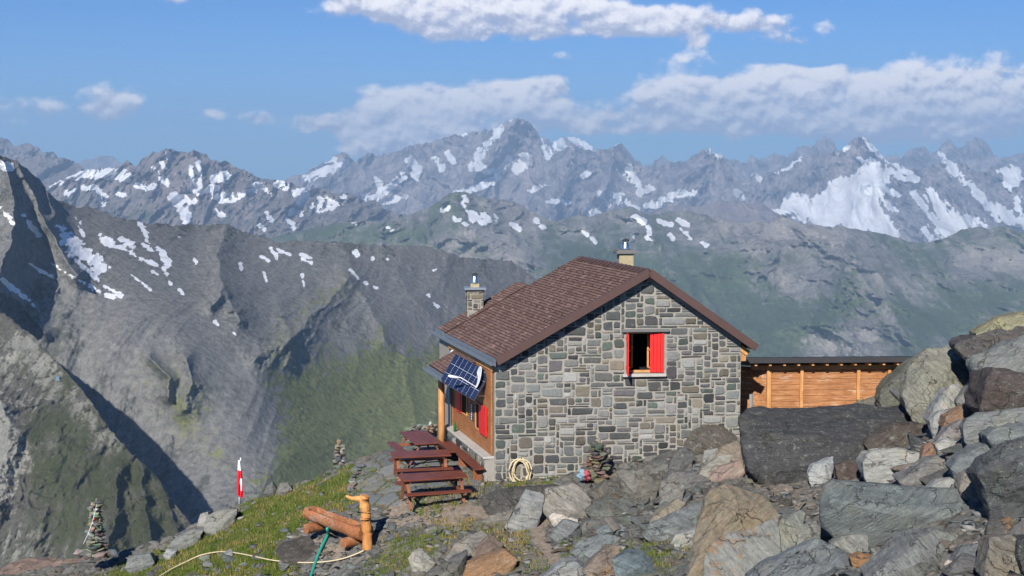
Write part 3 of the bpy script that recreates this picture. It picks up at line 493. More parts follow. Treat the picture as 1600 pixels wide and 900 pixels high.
# ------------------------------------------------------------------ materials for objects
def simple(name, col, rough=.6, spec=.3, metal=0.0, var=.25, scale=8, bump=.2, bd=.01, stretch=None):
    m, n, bs = new_mat(name)
    tcn = n.node('ShaderNodeTexCoord').outputs['Object']
    vec = n.mapping(tcn, stretch) if stretch else tcn
    a = n.noise(vec, scale, 6, .65); b = n.noise(vec, scale * 6, 4, .6)
    f = n.m('ADD', n.m('MULTIPLY_ADD', a, 2 * var, 1 - var), n.m('MULTIPLY_ADD', b, var, -var * .5))
    c = n.mix(1.0, col, n.node('ShaderNodeCombineColor', {0: f, 1: f, 2: f}).outputs[0], 'MULTIPLY')
    n.l.new(c, bs.inputs['Base Color']); bs.inputs['Roughness'].default_value = rough; bs.inputs['Specular IOR Level'].default_value = spec; bs.inputs['Metallic'].default_value = metal
    if bump: n.l.new(n.node('ShaderNodeBump', {'Height': b, 'Strength': bump, 'Distance': bd}).outputs[0], bs.inputs['Normal'])
    return m
def mat_attr(name, attr='col', rough=.85, scale=14, var=.5, bump=.6, bd=.02):
    m, n, bs = new_mat(name)
    pos = n.node('ShaderNodeNewGeometry').outputs['Position']
    at = n.node('ShaderNodeAttribute', attribute_name=attr).outputs['Color']
    a = n.noise(pos, scale, 7, .7); b = n.noise(n.mapping(pos, (1, 1, 3.5)), scale * 2.6, 5, .7); e = n.noise(pos, scale * .25, 5, .6)
    f = n.m('ADD', n.m('MULTIPLY_ADD', a, 2 * var, 1 - var), n.m('MULTIPLY_ADD', b, var, -var * .5))
    c = n.mix(1.0, at, n.node('ShaderNodeCombineColor', {0: f, 1: f, 2: f}).outputs[0], 'MULTIPLY')
    c = n.mix(n.m('MULTIPLY', n.ss(n.m('ADD', n.m('MULTIPLY', e, .6), n.m('MULTIPLY', b, .4)), .56, .68), .5), c, (.42, .40, .36))
    n.l.new(c, bs.inputs['Base Color']); bs.inputs['Roughness'].default_value = rough; bs.inputs['Specular IOR Level'].default_value = .15
    n.l.new(n.node('ShaderNodeBump', {'Height': n.m('ADD', a, n.m('MULTIPLY', b, .6)), 'Strength': bump, 'Distance': bd}).outputs[0], bs.inputs['Normal'])
    return m
def mat_wood(name, c0, c1, scale=3.0, axis=0, rough=.6, weather=None, w_lo=.52):
    m, n, bs = new_mat(name)
    tcn = n.node('ShaderNodeTexCoord').outputs['Object']
    st = [14, 14, 14]; st[axis] = 1.0
    g = n.noise(n.mapping(tcn, tuple(st)), scale, 6, .65, .6); l = n.noise(tcn, 2.2, 4, .6)
    c = n.mix(n.ss(n.m('ADD', n.m('MULTIPLY', g, .65), n.m('MULTIPLY', l, .35)), .36, .64), c0, c1)
    if weather: c = n.mix(n.ss(n.m('ADD', n.m('MULTIPLY', g, .5), n.m('MULTIPLY', n.noise(n.mapping(tcn, tuple(x * .12 + .6 for x in st)), 1.7, 5, .6), .5)), w_lo, w_lo + .12), c, weather)
    n.l.new(c, bs.inputs['Base Color']); bs.inputs['Roughness'].default_value = rough
    n.l.new(n.node('ShaderNodeBump', {'Height': g, 'Strength': .35, 'Distance': .008}).outputs[0], bs.inputs['Normal'])
    return m
M_STONE = mat_attr('wall_stone'); 
M_MORTAR = simple('lime_mortar', (.29, .272, .24), .95, .05, var=.3, scale=5, bump=.5, bd=.02)
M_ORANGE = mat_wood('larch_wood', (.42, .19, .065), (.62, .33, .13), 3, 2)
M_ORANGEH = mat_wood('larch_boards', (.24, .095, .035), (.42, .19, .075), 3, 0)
M_SHED = mat_wood('weathered_larch_boards', (.27, .11, .045), (.47, .23, .10), 2.2, 0, .7, (.52, .40, .32), .52)
M_TABLE = mat_wood('red_brown_stained_wood', (.105, .030, .020), (.19, .060, .035), 3, 0, .42)
M_LEG = mat_wood('table_leg_wood', (.16, .055, .03), (.30, .12, .06), 3, 2, .5)
M_RED = simple('red_paint', (.72, .02, .018), .45, .4, var=.12, scale=4, bump=.1)
M_ZINC = simple('zinc_sheet', (.27, .31, .36), .42, .5, .5, var=.2, scale=3, bump=.05)
M_STEEL = simple('bright_steel', (.62, .62, .62), .28, .5, 1.0, var=.1, scale=4, bump=0)
M_DARK = simple('interior_shade', (.012, .012, .012), .8, .2, var=.3)  # near-black colour stands in for the unlit rooms behind the windows
M_BLACKM = simple('dark_metal_sheet', (.055, .055, .06), .5, .4, .3, var=.2, scale=3, bump=.05)
M_CONC = simple('concrete_cap', (.15, .15, .15), .9, .1, var=.3, scale=9)
M_RENDER = simple('sandy_render', (.36, .31, .20), .95, .05, var=.35, scale=14, bump=.6)
M_WHITE = simple('white_plastic', (.75, .76, .78), .4, .4, var=.06, bump=0)
M_HOSE = simple('beige_rubber', (.60, .50, .32), .6, .3, var=.12, scale=3, bump=0)
M_GREEN = simple('green_rubber', (.02, .33, .25), .45, .4, var=.12, scale=3, bump=0)
M_LEDGE = simple('pale_ledge_stone', (.42, .40, .37), .9, .1, var=.35, scale=4, bump=.5)

def bx(verts, faces, c, s, ax=None, bev=0.0):
    """append a box: centre c, full size s, ax = 3x3 axes"""
    ax = ax or Matrix.Identity(3); b = len(verts); h = Vector(s) * .5
    for i in (-1, 1):
        for j in (-1, 1):
            for k in (-1, 1): verts.append(Vector(c) + ax @ Vector((i * h.x, j * h.y, k * h.z)))
    for f in ((0, 1, 3, 2), (4, 6, 7, 5), (0, 4, 5, 1), (2, 3, 7, 6), (0, 2, 6, 4), (1, 5, 7, 3)): faces.append(tuple(b + x for x in f))
def boxes(name, lst, mat, parent=None, bev=.008, ax=None):
    V_, F_ = [], []
    for it in lst: bx(V_, F_, it[0], it[1], it[2] if len(it) > 2 else ax)
    o = add_mesh(name, V_, F_, mat, parent, False)
    if bev:
        bm = bmesh.new(); bm.from_mesh(o.data); bmesh.ops.recalc_face_normals(bm, faces=bm.faces)
        bmesh.ops.bevel(bm, geom=bm.edges[:], offset=bev, segments=1, affect='EDGES', clamp_overlap=True); bm.to_mesh(o.data); bm.free()
    return o
def beam(p, q, wdt, hgt, up=Vector((0, 0, 1))):
    """(centre, size, axes) of a bar from p to q"""
    p, q = Vector(p), Vector(q); x = (q - p).normalized(); y = up.cross(x)
    if y.length < 1e-3: y = Vector((0, 1, 0)).cross(x)
    y.normalize(); z = x.cross(y)
    return ((p + q) / 2, ((q - p).length, wdt, hgt), Matrix((x, y, z)).transposed())
def tube(pts, r, n=8, cap=True, V_=None, F_=None, rs=None):
    V_ = [] if V_ is None else V_; F_ = [] if F_ is None else F_
    pts = [Vector(p) for p in pts]; b = len(V_); up = Vector((0, 0, 1))
    for i, p in enumerate(pts):
        t = (pts[min(i + 1, len(pts) - 1)] - pts[max(i - 1, 0)]).normalized()
        x = t.cross(up)
        if x.length < .05: x = t.cross(Vector((0, 1, 0)))
        x.normalize(); y = x.cross(t); rr = rs[i] if rs else r
        for k in range(n): a = 2 * math.pi * k / n; V_.append(p + (x * math.cos(a) + y * math.sin(a)) * rr)
    for i in range(len(pts) - 1):
        for k in range(n): k2 = (k + 1) % n; F_.append((b + i * n + k, b + i * n + k2, b + (i + 1) * n + k2, b + (i + 1) * n + k))
    if cap: F_.append(tuple(b + k for k in range(n))[::-1]); F_.append(tuple(b + (len(pts) - 1) * n + k for k in range(n)))
    return V_, F_
def smoothpts(pts, n=6):
    pts = [Vector(p) for p in pts]; out = []
    for i in range(len(pts) - 1):
        p0, p1, p2, p3 = pts[max(i - 1, 0)], pts[i], pts[i + 1], pts[min(i + 2, len(pts) - 1)]
        for k in range(n):
            t = k / n; out.append(.5 * ((2 * p1) + (p2 - p0) * t + (2 * p0 - 5 * p1 + 4 * p2 - p3) * t * t + (3 * p1 - p0 - 3 * p2 + p3) * t ** 3))
    out.append(pts[-1]); return out
def lathe(c, prof, n=16):
    V_, F_ = [], []
    for (r, z) in prof:
        for k in range(n): a = 2 * math.pi * k / n; V_.append(Vector(c) + Vector((r * math.cos(a), r * math.sin(a), z)))
    for i in range(len(prof) - 1):
        for k in range(n): k2 = (k + 1) % n; F_.append((i * n + k, i * n + k2, (i + 1) * n + k2, (i + 1) * n + k))
    F_.append(tuple(range(n))[::-1]); F_.append(tuple((len(prof) - 1) * n + k for k in range(n)))
    return V_, F_

STONECOL = [(.075,.08,.085),(.10,.105,.105),(.14,.145,.14),(.19,.195,.185),(.25,.255,.245),(.10,.125,.11),(.15,.135,.115),(.21,.19,.15),(.12,.115,.12),(.17,.185,.18),(.31,.31,.30)]
def masonry(mapf, s0, s1, z0, z1, inside, cell=(.098, .066), seed=1, pal=STONECOL, big=1.0, relief=.035, tint=None):
    """irregular coursed rubble: stones packed on a fine grid, each with its own outline, bulge and colour. mapf(s, z, out) -> point"""
    rg = random.Random(seed); cw, ch = cell
    nx, nz = int((s1 - s0) / cw), int((z1 - z0) / ch); cw = (s1 - s0) / nx; ch = (z1 - z0) / nz
    used = [[False] * nz for _ in range(nx)]
    V_, F_, C_ = [], [], []
    def free(i, j, a, b):
        if i + a > nx or j + b > nz: return False
        for x in range(i, i + a):
            for y in range(j, j + b):
                if used[x][y]: return False
        xs = (s0 + i * cw, s0 + (i + a) * cw); zs = (z0 + j * ch, z0 + (j + b) * ch)
        return all(inside(x, z) for x in (xs[0] + .01, xs[1] - .01, (xs[0] + xs[1]) / 2) for z in (zs[0] + .01, zs[1] - .01, (zs[0] + zs[1]) / 2))
    rects = []
    def place(i, j, a, b):
        for x in range(i, i + a):
            for y in range(j, j + b): used[x][y] = True
        rects.append((i, j, a, b))
    for _ in range(int(nx * nz * .035 * big)):
        a, b = rg.choice([(4, 4), (5, 4), (4, 5), (5, 3), (6, 4), (4, 4), (3, 4), (6, 3), (3, 5)]); i, j = rg.randrange(nx), rg.randrange(nz)
        if rg.random() < .6 and free(i, j, a, b): place(i, j, a, b)
    for j in range(nz):
        for i in range(nx):
            if used[i][j]: continue
            opts = [(4, 3), (3, 3), (5, 3), (4, 2), (5, 2), (3, 2), (4, 2), (3, 1), (5, 1), (2, 3), (4, 1), (2, 2), (6, 2), (6, 1), (3, 4), (3, 2)]
            rg.shuffle(opts); done = False
            for (a, b) in opts[:7] + [(3, 2), (3, 1), (2, 2), (2, 1), (1, 3), (1, 2), (1, 1)]:
                if free(i, j, a, b): place(i, j, a, b); done = True; break
    for (i, j, a, b) in rects:
        x0, x1 = s0 + i * cw, s0 + (i + a) * cw; y0, y1 = z0 + j * ch, z0 + (j + b) * ch
        gp_ = rg.uniform(.006, .015); x0 += gp_; x1 -= gp_; y0 += gp_ * .85; y1 -= gp_ * .85
        if x1 - x0 < .03 or y1 - y0 < .02: continue
        w_, h_ = x1 - x0, y1 - y0; cc = min(w_, h_)
        k = lambda: rg.uniform(.02, .26) * cc
        j_ = lambda q: rg.uniform(-q, q)
        ring = [(x0 + k(), y0), (x0 + w_ * .5 + j_(w_ * .15), y0 + j_(.01)), (x1 - k(), y0), (x1, y0 + k()), (x1 + j_(.006), y0 + h_ * .5), (x1, y1 - k()), (x1 - k(), y1), (x0 + w_ * .5 + j_(w_ * .15), y1 + j_(.01)), (x0 + k(), y1), (x0, y1 - k()), (x0 + j_(.006), y0 + h_ * .5), (x0, y0 + k())]
        cx_, cy_ = (x0 + x1) / 2, (y0 + y1) / 2; q4 = [rg.random() ** 1.8 * .15 * h_ for _ in range(4)]; q5 = [rg.random() ** 2 * .10 * w_ for _ in range(4)]
        def trim(x, y):
            fx, fy = (x - x0) / w_, (y - y0) / h_
            return (x + (q5[0] * (1 - fy) + q5[1] * fy) * (1 - fx) - (q5[2] * (1 - fy) + q5[3] * fy) * fx, y + (q4[0] * (1 - fx) + q4[1] * fx) * (1 - fy) - (q4[2] * (1 - fx) + q4[3] * fx) * fy)
        ring = [trim(x, y) for x, y in ring]
        o_ = rg.uniform(.4, 1.0) * relief; bq = len(V_); c = Vector(rg.choice(pal)) * rg.uniform(.45, 1.1)
        if tint: c = tint(c, cx_, cy_, rg)
        tx, tz = j_(.03), j_(.03)
        for sc_, out in ((1, -.012), (1 - .010 / w_ if w_ > .05 else .9, o_ * .55), (max(.3, 1 - .05 / w_), o_)):
            sc2 = max(.3, 1 - (1 - sc_) * w_ / h_)
            for (x, y) in ring:
                X_, Y_ = cx_ + (x - cx_) * sc_, cy_ + (y - cy_) * sc2
                jj = .007; X_ += j_(jj); Y_ += j_(jj); V_.append(mapf(X_, Y_, out + (tx * (x - cx_) + tz * (y - cy_) if out > 0 else 0))); C_.append((*c, 1))
        V_.append(mapf(cx_, cy_, o_ * 1.12)); C_.append((*c, 1)); n = 12
        for r_ in range(2):
            for q in range(n): q2 = (q + 1) % n; F_.append((bq + r_ * n + q, bq + r_ * n + q2, bq + (r_ + 1) * n + q2, bq + (r_ + 1) * n + q))
        for q in range(n): F_.append((bq + 2 * n + q, bq + 2 * n + (q + 1) % n, bq + 3 * n))
    return V_, F_, C_
def fixn(o):
    bm = bmesh.new(); bm.from_mesh(o.data); bmesh.ops.recalc_face_normals(bm, faces=bm.faces); bm.to_mesh(o.data); bm.free(); return o
def stones_obj(name, res, parent):
    o = add_mesh(name, res[0], res[1], M_STONE, parent, False, {'col': np.array(res[2])}); return fixn(o)
# ------------------------------------------------------------------ the hut
C0 = WZ(773, 752, 0.0); C0 = Vector((C0.x, C0.y, 0))
AX = Vector((math.cos(R(5)), math.sin(R(5)), 0)); DX = Vector((-.275, .9615, 0)).normalized()
NF = Vector((AX.y, -AX.x, 0))             # outward normal of the gable wall
NL = Vector((-DX.y, DX.x, 0))             # outward normal of the long wall
def H(s, t, z): return C0 + AX * s + DX * t + Vector((0, 0, z))
def onT(u, v, t0):
    dx, dz = ray(u, v); P = C0 + DX * t0
    # P + s*AX = Y*(dx,1)
    A = np.array([[AX.x, -float(dx)], [AX.y, -1.0]]); s, Y = np.linalg.solve(A, [-P.x, -P.y]); return float(s), CZ + float(dz) * float(Y)
def onS(u, v, s0):
    dx, dz = ray(u, v); P = C0 + AX * s0
    A = np.array([[DX.x, -float(dx)], [DX.y, -1.0]]); t, Y = np.linalg.solve(A, [-P.x, -P.y]); return float(t), CZ + float(dz) * float(Y)
OV = -.32
sL, zL = onT(777, 562, OV); sA, zA = onT(1015, 422, OV); sR, zR = onT(1181, 540, OV)
kL = (zA - zL) / (sA - sL); kR = (zA - zR) / (sR - sA)
tBack = onS(905, 401, sA)[0]; _t2, _z2 = onS(700, 520, sL)
print('HUT', sL, zL, sA, zA, sR, zR, 'back', tBack, _t2, _z2)
WID = onT(1157, 600, 0)[0]
TB = min(tBack, 9.5) if tBack > 4 else 6.5
hut = thing('mountain_hut', 'grey stone mountain hut with brown gable roof and red shutters', 'hut', C0)
TH = .13
def zroof(s): return zL + kL * (s - sL) if s < sA else zA - kR * (s - sA)
def inside(s, z):
    return z < zroof(s) - TH - .05 and 0 <= s <= WID
# window opening
wa = onT(979, 519, 0); wb = onT(1037, 583, 0); WX0, WX1, WZ0, WZ1 = wa[0], wb[0], wb[1], wa[1]
apz = zA - TH - .02
def extr(name, poly, t0, t1, mat, parent=hut):
    n = len(poly); V_ = [H(s, t0, z) for s, z in poly] + [H(s, t1, z) for s, z in poly]
    F_ = [tuple(range(n)), tuple(range(n, 2 * n))[::-1]] + [(i, (i + 1) % n, n + (i + 1) % n, n + i) for i in range(n)]
    return fixn(add_mesh(name, V_, F_, mat, parent, False))
def child(o, parent=hut):
    o.parent = parent; o.matrix_parent_inverse = Matrix.Translation(-parent.location); return o
# gable wall as four mortar bodies round the opening, one mesh
V_, F_ = [], []
def prism(poly, t0, t1):
    n = len(poly); b = len(V_)
    V_.extend([H(s, t0, z) for s, z in poly] + [H(s, t1, z) for s, z in poly])
    F_.append(tuple(b + i for i in range(n))); F_.append(tuple(b + n + i for i in range(n))[::-1])
    for i in range(n): F_.append((b + i, b + (i + 1) % n, b + n + (i + 1) % n, b + n + i))
zr = lambda s: zroof(s) - TH
prism([(0, -.6), (WX0, -.6), (WX0, zr(WX0)), (0, zr(0))], 0, .45)
if WX0 < sA < WX1: top = [(WX0, WZ1), (WX1, WZ1), (WX1, zr(WX1)), (sA, zr(sA)), (WX0, zr(WX0))]
else: top = [(WX0, WZ1), (WX1, WZ1), (WX1, zr(WX1)), (WX0, zr(WX0))]
prism(top, 0, .45); prism([(WX0, -.6), (WX1, -.6), (WX1, WZ0), (WX0, WZ0)], 0, .45)
right = [(WX1, -.6), (WID, -.6), (WID, zr(WID)), (WX1, zr(WX1))]
if sA > WX1: right = [(WX1, -.6), (WID, -.6), (WID, zr(WID)), (sA, zr(sA)), (WX1, zr(WX1))]
prism(right, 0, .45)
gw = child(fixn(add_mesh('gable_wall', V_, F_, M_MORTAR, None, False)))
hole = lambda s, z: not (WX0 - .04 < s < WX1 + .04 and WZ0 - .07 < z < WZ1 + .08)
res = masonry(lambda s, z, o: H(s, 0, z) + NF * o, 0.0, WID, -.3, zA, lambda s, z: inside(s, z) and hole(s, z), seed=5)
st = stones_obj('stone_facing', res, gw)
# body of the hut behind the gable: long wall, back wall, right wall
V_, F_ = [], []
prism([(.0, -.8), (.3, -.8), (.3, zr(.3)), (.0, zr(0) - .02)], .46, TB - .3)
prism([(WID - .3, -.8), (WID, -.8), (WID, zr(WID)), (WID - .3, zr(WID - .3))], .46, TB - .3)
prism([(0, -1.5), (WID, -1.5), (WID, zr(WID)), (sA, zr(sA)), (0, zr(0))], TB - .3, TB - .02)
child(fixn(add_mesh('side_wall', V_, F_, M_MORTAR, None, False)))
# near-black panel painted as the shaded room inside the gable window
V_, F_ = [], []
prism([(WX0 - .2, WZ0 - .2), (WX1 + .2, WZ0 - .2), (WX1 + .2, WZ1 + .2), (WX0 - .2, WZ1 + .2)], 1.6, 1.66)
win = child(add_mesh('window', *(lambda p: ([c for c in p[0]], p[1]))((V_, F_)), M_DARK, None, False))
wmid = (WX0 + WX1) / 2
def hb(s0, s1, t0, t1, z0, z1):
    return (H((s0 + s1) / 2, (t0 + t1) / 2, (z0 + z1) / 2), (abs(s1 - s0), abs(t1 - t0), abs(z1 - z0)), Matrix((AX, AX.cross(Vector((0, 0, 1))) * -1, (0, 0, 1))).transposed())
fr = boxes('window_frame', [hb(WX0, WX0 + .06, .16, .24, WZ0, WZ1), hb(WX1 - .06, WX1, .16, .24, WZ0, WZ1), hb(WX0 + .06, WX1 - .06, .16, .24, WZ1 - .06, WZ1), hb(WX0 + .06, WX1 - .06, .16, .24, WZ0, WZ0 + .06)], M_ORANGE)
fr.parent = win
# casements standing open inwards
def casement(hs, ang, wd):
    c_, s_ = math.cos(ang), math.sin(ang); d = AX * c_ - NF * s_; o0 = H(hs, .2, 0)
    L_ = []
    zt, zb = WZ1 - .07, WZ0 + .07
    for f in (0.03, wd - .03): L_.append(beam(o0 + d * f + Vector((0, 0, zb)), o0 + d * f + Vector((0, 0, zt)), .05, .05))
    for z in (zb, (zb + zt) / 2, zt - .0): L_.append(beam(o0 + d * .03 + Vector((0, 0, z)), o0 + d * (wd - .03) + Vector((0, 0, z)), .045, .045))
    o = boxes('casement', L_, M_ORANGE, None, .004); o.parent = win
casement(WX0 + .07, R(62), .5); casement(WX1 - .07, R(180 - 66), .5)
child(boxes('lintel', [hb(WX0 - .12, WX1 + .14, -.10, .2, WZ1 + .005, WZ1 + .075)], M_CONC))
child(boxes('window_sill', [hb(WX0 - .1, WX1 + .06, -.12, .2, WZ0 - .075, WZ0 - .003)], M_LEDGE))
def shutter(name, hs, ang, wd, z0, z1, base=None, out=None, alng=None, lab=None):
    d = alng * math.cos(ang) + out * math.sin(ang); o0 = base
    L_ = []
    n = 4
    for i in range(n): L_.append(beam(o0 + d * (wd * (i + .5) / n) + Vector((0, 0, z0)), o0 + d * (wd * (i + .5) / n) + Vector((0, 0, z1)), .028, wd / n - .006))
    # beam()'s width axis is horizontal: rebuild as boards lying in the leaf plane
    nrm = d.cross(Vector((0, 0, 1))); A3 = Matrix((d, nrm, (0, 0, 1))).transposed(); L_ = []
    for i in range(n): L_.append((o0 + d * (wd * (i + .5) / n) + Vector((0, 0, (z0 + z1) / 2)), (wd / n - .008, .03, z1 - z0), A3))
    for z in (z0 + .15, z1 - .15): L_.append((o0 + d * wd * .5 + nrm * .024 + Vector((0, 0, z)), (wd * .9, .02, .09), A3))
    o = child(boxes(name, L_, M_RED, None, .004))
    if lab: o['label'] = lab
shutter('shutter', 0, R(96), .5, WZ0 + .02, WZ1 - .01, H(WX0 + .01, -.02, 0), NF, AX, 'red window shutter seen edge on')
shutter('shutter', 0, R(-10), .37, WZ0 + .02, WZ1 - .03, H(WX1 - .0, -.02, 0), NF, -AX, 'red window shutter half open')
# --- roof
def mat_shingle():
    m, n, bs = new_mat('brown_shingles')
    at = n.node('ShaderNodeAttribute', attribute_name='ruv').outputs['Color']
    br = n.node('ShaderNodeTexBrick', {'Vector': at, 'Color1': (.128, .080, .068, 1), 'Color2': (.180, .118, .100, 1), 'Mortar': (.05, .025, .02, 1), 'Scale': 1.0, 'Mortar Size': .007, 'Brick Width': .17, 'Row Height': .10, 'Bias': -.1}, offset=.5)
    pos = n.node('ShaderNodeNewGeometry').outputs['Position']
    a = n.noise(pos, 1.2, 6, .65); b = n.noise(pos, 30, 4, .7)
    c = n.mix(n.ss(n.noise(n.mapping(at, (9, 5, 1)), 1.0, 2, .5), .60, .66), br.outputs[0], (.30, .19, .165))
    v = n.m('ADD', n.m('MULTIPLY_ADD', a, .7, .65), n.m('MULTIPLY_ADD', b, .6, -.3)); c = n.mix(1.0, c, n.node('ShaderNodeCombineColor', {0: v, 1: v, 2: v}).outputs[0], 'MULTIPLY')
    n.l.new(c, bs.inputs['Base Color']); bs.inputs['Roughness'].default_value = .85; bs.inputs['Specular IOR Level'].default_value = .2
    n.l.new(n.node('ShaderNodeBump', {'Height': n.m('ADD', br.outputs[1], n.m('MULTIPLY', b, -.6)), 'Strength': .4, 'Distance': .010}, invert=True).outputs[0], bs.inputs['Normal'])
    return m
M_SHING = mat_shingle(); M_FASCIA = simple('brown_sheet_metal', (.085, .048, .042), .55, .35, var=.2, scale=3, bump=.05)
def roofslope(name, s0, z0, s1, z1, t0, t1, parent=hut, mat=M_SHING, th=TH, gx=.10):
    """stepped courses of shingles from the eave (s0, z0) to the ridge (s1, z1)"""
    L = math.hypot(s1 - s0, z1 - z0); n = max(1, int(L / gx)); V_, F_, A_ = [], [], []
    up = Vector((-(z1 - z0), 0, (s1 - s0))) * (1 if s1 > s0 else -1); up.normalize()
    nt = 24
    prof = []
    for i in range(n):
        for (f, h) in ((i / n, .014), ((i + 1) / n, .0)): prof.append((s0 + (s1 - s0) * f + up.x * h, z0 + (z1 - z0) * f + up.z * h, f * L))
    rg = random.Random(3)
    for j in range(nt + 1):
        t = t0 + (t1 - t0) * j / nt
        for k, (s, z, l) in enumerate(prof): V_.append(H(s, t, z + .004 * math.sin(j * 1.7 + k * .31))); A_.append((t, l, 0, 1))
    m_ = len(prof)
    for j in range(nt):
        for k in range(m_ - 1): F_.append((j * m_ + k, j * m_ + k + 1, (j + 1) * m_ + k + 1, (j + 1) * m_ + k))
    b = len(V_)
    for (s, z) in ((s0, z0), (s1, z1)):
        for t in (t0, t1):
            V_.append(H(s, t, z + .001)); V_.append(H(s, t, z - th)); A_ += [(0, 0, 0, 1)] * 2
    F_ += [(b + 1, b + 3, b + 7, b + 5), (b, b + 1, b + 3, b + 2), (b + 4, b + 5, b + 7, b + 6), (b, b + 4, b + 5, b + 1), (b + 2, b + 6, b + 7, b + 3)]
    o = add_mesh(name, V_, F_, mat, None, False, {'ruv': np.array(A_)}); return child(fixn(o), parent)
rf = roofslope('roof', sL, zL, sA, zA, OV, TB + .1); rf['label'] = 'wide brown shingled slope facing the valley'
roofslope('roof', sR, zR, sA, zA, OV, TB + .1)
# verge boards and ridge capping
def verge(s0, z0, s1, z1, t, w_=.20):
    p, q = H(s0, t, z0 - w_ / 2 + .04), H(s1, t, z1 - w_ / 2 + .04); return beam(p, q, .035, w_)
child(boxes('verge_board', [verge(sL - .02, zL, sA, zA, OV - .022), verge(sR + .02, zR, sA, zA, OV - .022)], M_FASCIA, None, .004))
caps = []
for i in range(int((TB - OV) / .3)):
    t = OV + .3 * i + .15
    for sg, k in ((-1, kL), (1, -kR)):
        p, q = H(sA, t, zA + .03), H(sA + sg * .17, t, zA + .03 - .17 * abs(k)); c = beam(p, q, .31, .015, Vector((0, 0, 1)))
        caps.append(c)
# verge capping tiles
for (s0, z0, s1, z1) in ((sL, zL, sA, zA), (sR, zR, sA, zA)):
    L = math.hypot(s1 - s0, z1 - z0); n = int(L / .26)
    for i in range(n):
        f0, f1 = i / n, (i + 1.05) / n; p = H(s0 + (s1 - s0) * f0, OV + .07, z0 + (z1 - z0) * f0 + .035); q = H(s0 + (s1 - s0) * f1, OV + .07, z0 + (z1 - z0) * f1 + .022)
        caps.append(beam(p, q, .17, .014))
child(boxes('ridge_cap', caps, M_FASCIA, None, 0))
# snow guards on the valley slope
sg_ = []
Ls = math.hypot(sA - sL, zA - zL); du_ = Vector((AX.x * (sA - sL), AX.y * (sA - sL), zA - zL)).normalized()
for r_ in range(1, int(Ls / .42)):
    for c_ in range(int((TB - OV) / .55)):
        f = r_ * .42 / Ls; t = OV + .25 + .55 * c_ + (.27 if r_ % 2 else 0)
        if t > TB: continue
        P = H(sL + (sA - sL) * f, t, zL + (zA - zL) * f + .045); sg_.append((P, (.03, .05, .07), Matrix((du_, DX, du_.cross(DX))).transposed()))
g0 = boxes('snow_guard', [((0, 0, 0), sg_[0][1], sg_[0][2])], M_FASCIA, None, 0)
for i, it in enumerate(sg_[:98]):
    g_ = g0 if i == 0 else g0.copy()
    if i: COL.objects.link(g_)
    g_.parent = hut; g_.location = it[0] - hut.location
# gutter / zinc fascia along the valley eave
def gutter(t0, t1, s, z, parent=hut, name='gutter', h=.2):
    p, q = H(s - .05, t0, z - .07), H(s - .05, t1, z - .07)
    c1 = beam(p, q, .02, h); c2 = beam(p + NL * .07 + Vector((0, 0, -.06)), q + NL * .07 + Vector((0, 0, -.06)), .12, .018)
    return child(boxes(name, [c1, c2, beam(p + NL * .13 + Vector((0, 0, -.02)), q + NL * .13 + Vector((0, 0, -.02)), .014, .09)], M_ZINC, None, .003), parent)
gutter(OV, TB + .1, sL, zL - .01)
# second, set back roof part behind
s2, z2 = sL + (sA - sL) * .62, zL + (zA - zL) * .62
roofslope('roof', sL - .02, zL + .03, s2, z2 + .03, TB + .12, TB + 1.25)
gutter(TB + .12, TB + 1.25, sL - .02, zL + .02)
V_, F_ = [], []; prism([(.0, -1.5), (s2 - .3, -1.5), (s2 - .3, zroof(s2 - .3) - TH), (0, zr(0))], TB + .0, TB + 1.1); child(fixn(add_mesh('back_wall', V_, F_, M_MORTAR, None, False)))
# soffit rafters of the valley eave
rl = []
for i in range(int(TB / .62)):
    t = .25 + .62 * i; rl.append(beam(H(sL + .03, t, zL - TH - .05), H(.3, t, zroof(.3) - TH - .06), .08, .10))
rl.append(beam(H(-.02, .02, zr(0) - .16), H(-.02, TB - .3, zr(0) - .16), .10, .14))
child(boxes('rafter', rl, M_ORANGE, None, .004))
# timber cladding on the long wall, with its ledge and stone base
TW0, TW1 = .12, onS(709, 640, -.02)[0]; TW1 = min(max(TW1, 3.5), TB - .5)
ZB = onS(768, 712, -.05)[1]
print('WOOD', TW1, 'zb', ZB, 'WID', WID, 'TB', TB)
zt_ = zr(0) - .12
bl = []; n = int((zt_ - ZB) / .135); rg = random.Random(4)
for i in range(n):
    z = ZB + (zt_ - ZB) * (i + .5) / n; bl.append(beam(H(-.035 - .006 * (i % 2), TW0, z), H(-.035 - .006 * (i % 2), TW1, z), .03, (zt_ - ZB) / n - .006))
bl.append(beam(H(-.05, TW0, ZB), H(-.05, TW0, zt_), .05, .06, DX)); bl.append(beam(H(-.05, TW1, ZB), H(-.05, TW1, zt_), .05, .06, DX))
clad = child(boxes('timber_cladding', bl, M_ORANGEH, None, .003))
V_, F_ = [], []; prism([(-.26, -.8), (-.002, -.8), (-.002, ZB - .07), (-.26, ZB - .07)], .02, TB - .6)
base = child(fixn(add_mesh('stone_base', V_, F_, M_MORTAR, None, False)))
res = masonry(lambda s, z, o: H(-.262, s, z) + NL * o, .02, TB - .6, -.3, ZB - .08, lambda s, z: True, seed=8, cell=(.08, .06))
o = stones_obj('stone_facing', res, base)
child(boxes('ledge', [beam(H(-.15, .0, ZB - .035), H(-.15, TB - .55, ZB - .035), .30, .065)], M_LEDGE, None, .012))
res = masonry(lambda s, z, o: H(-.005, s, z) + NL * o, TW1 + .08, TB - .3, ZB, zt_, lambda s, z: True, seed=9, cell=(.08, .06))
o = stones_obj('stone_facing', res, base)
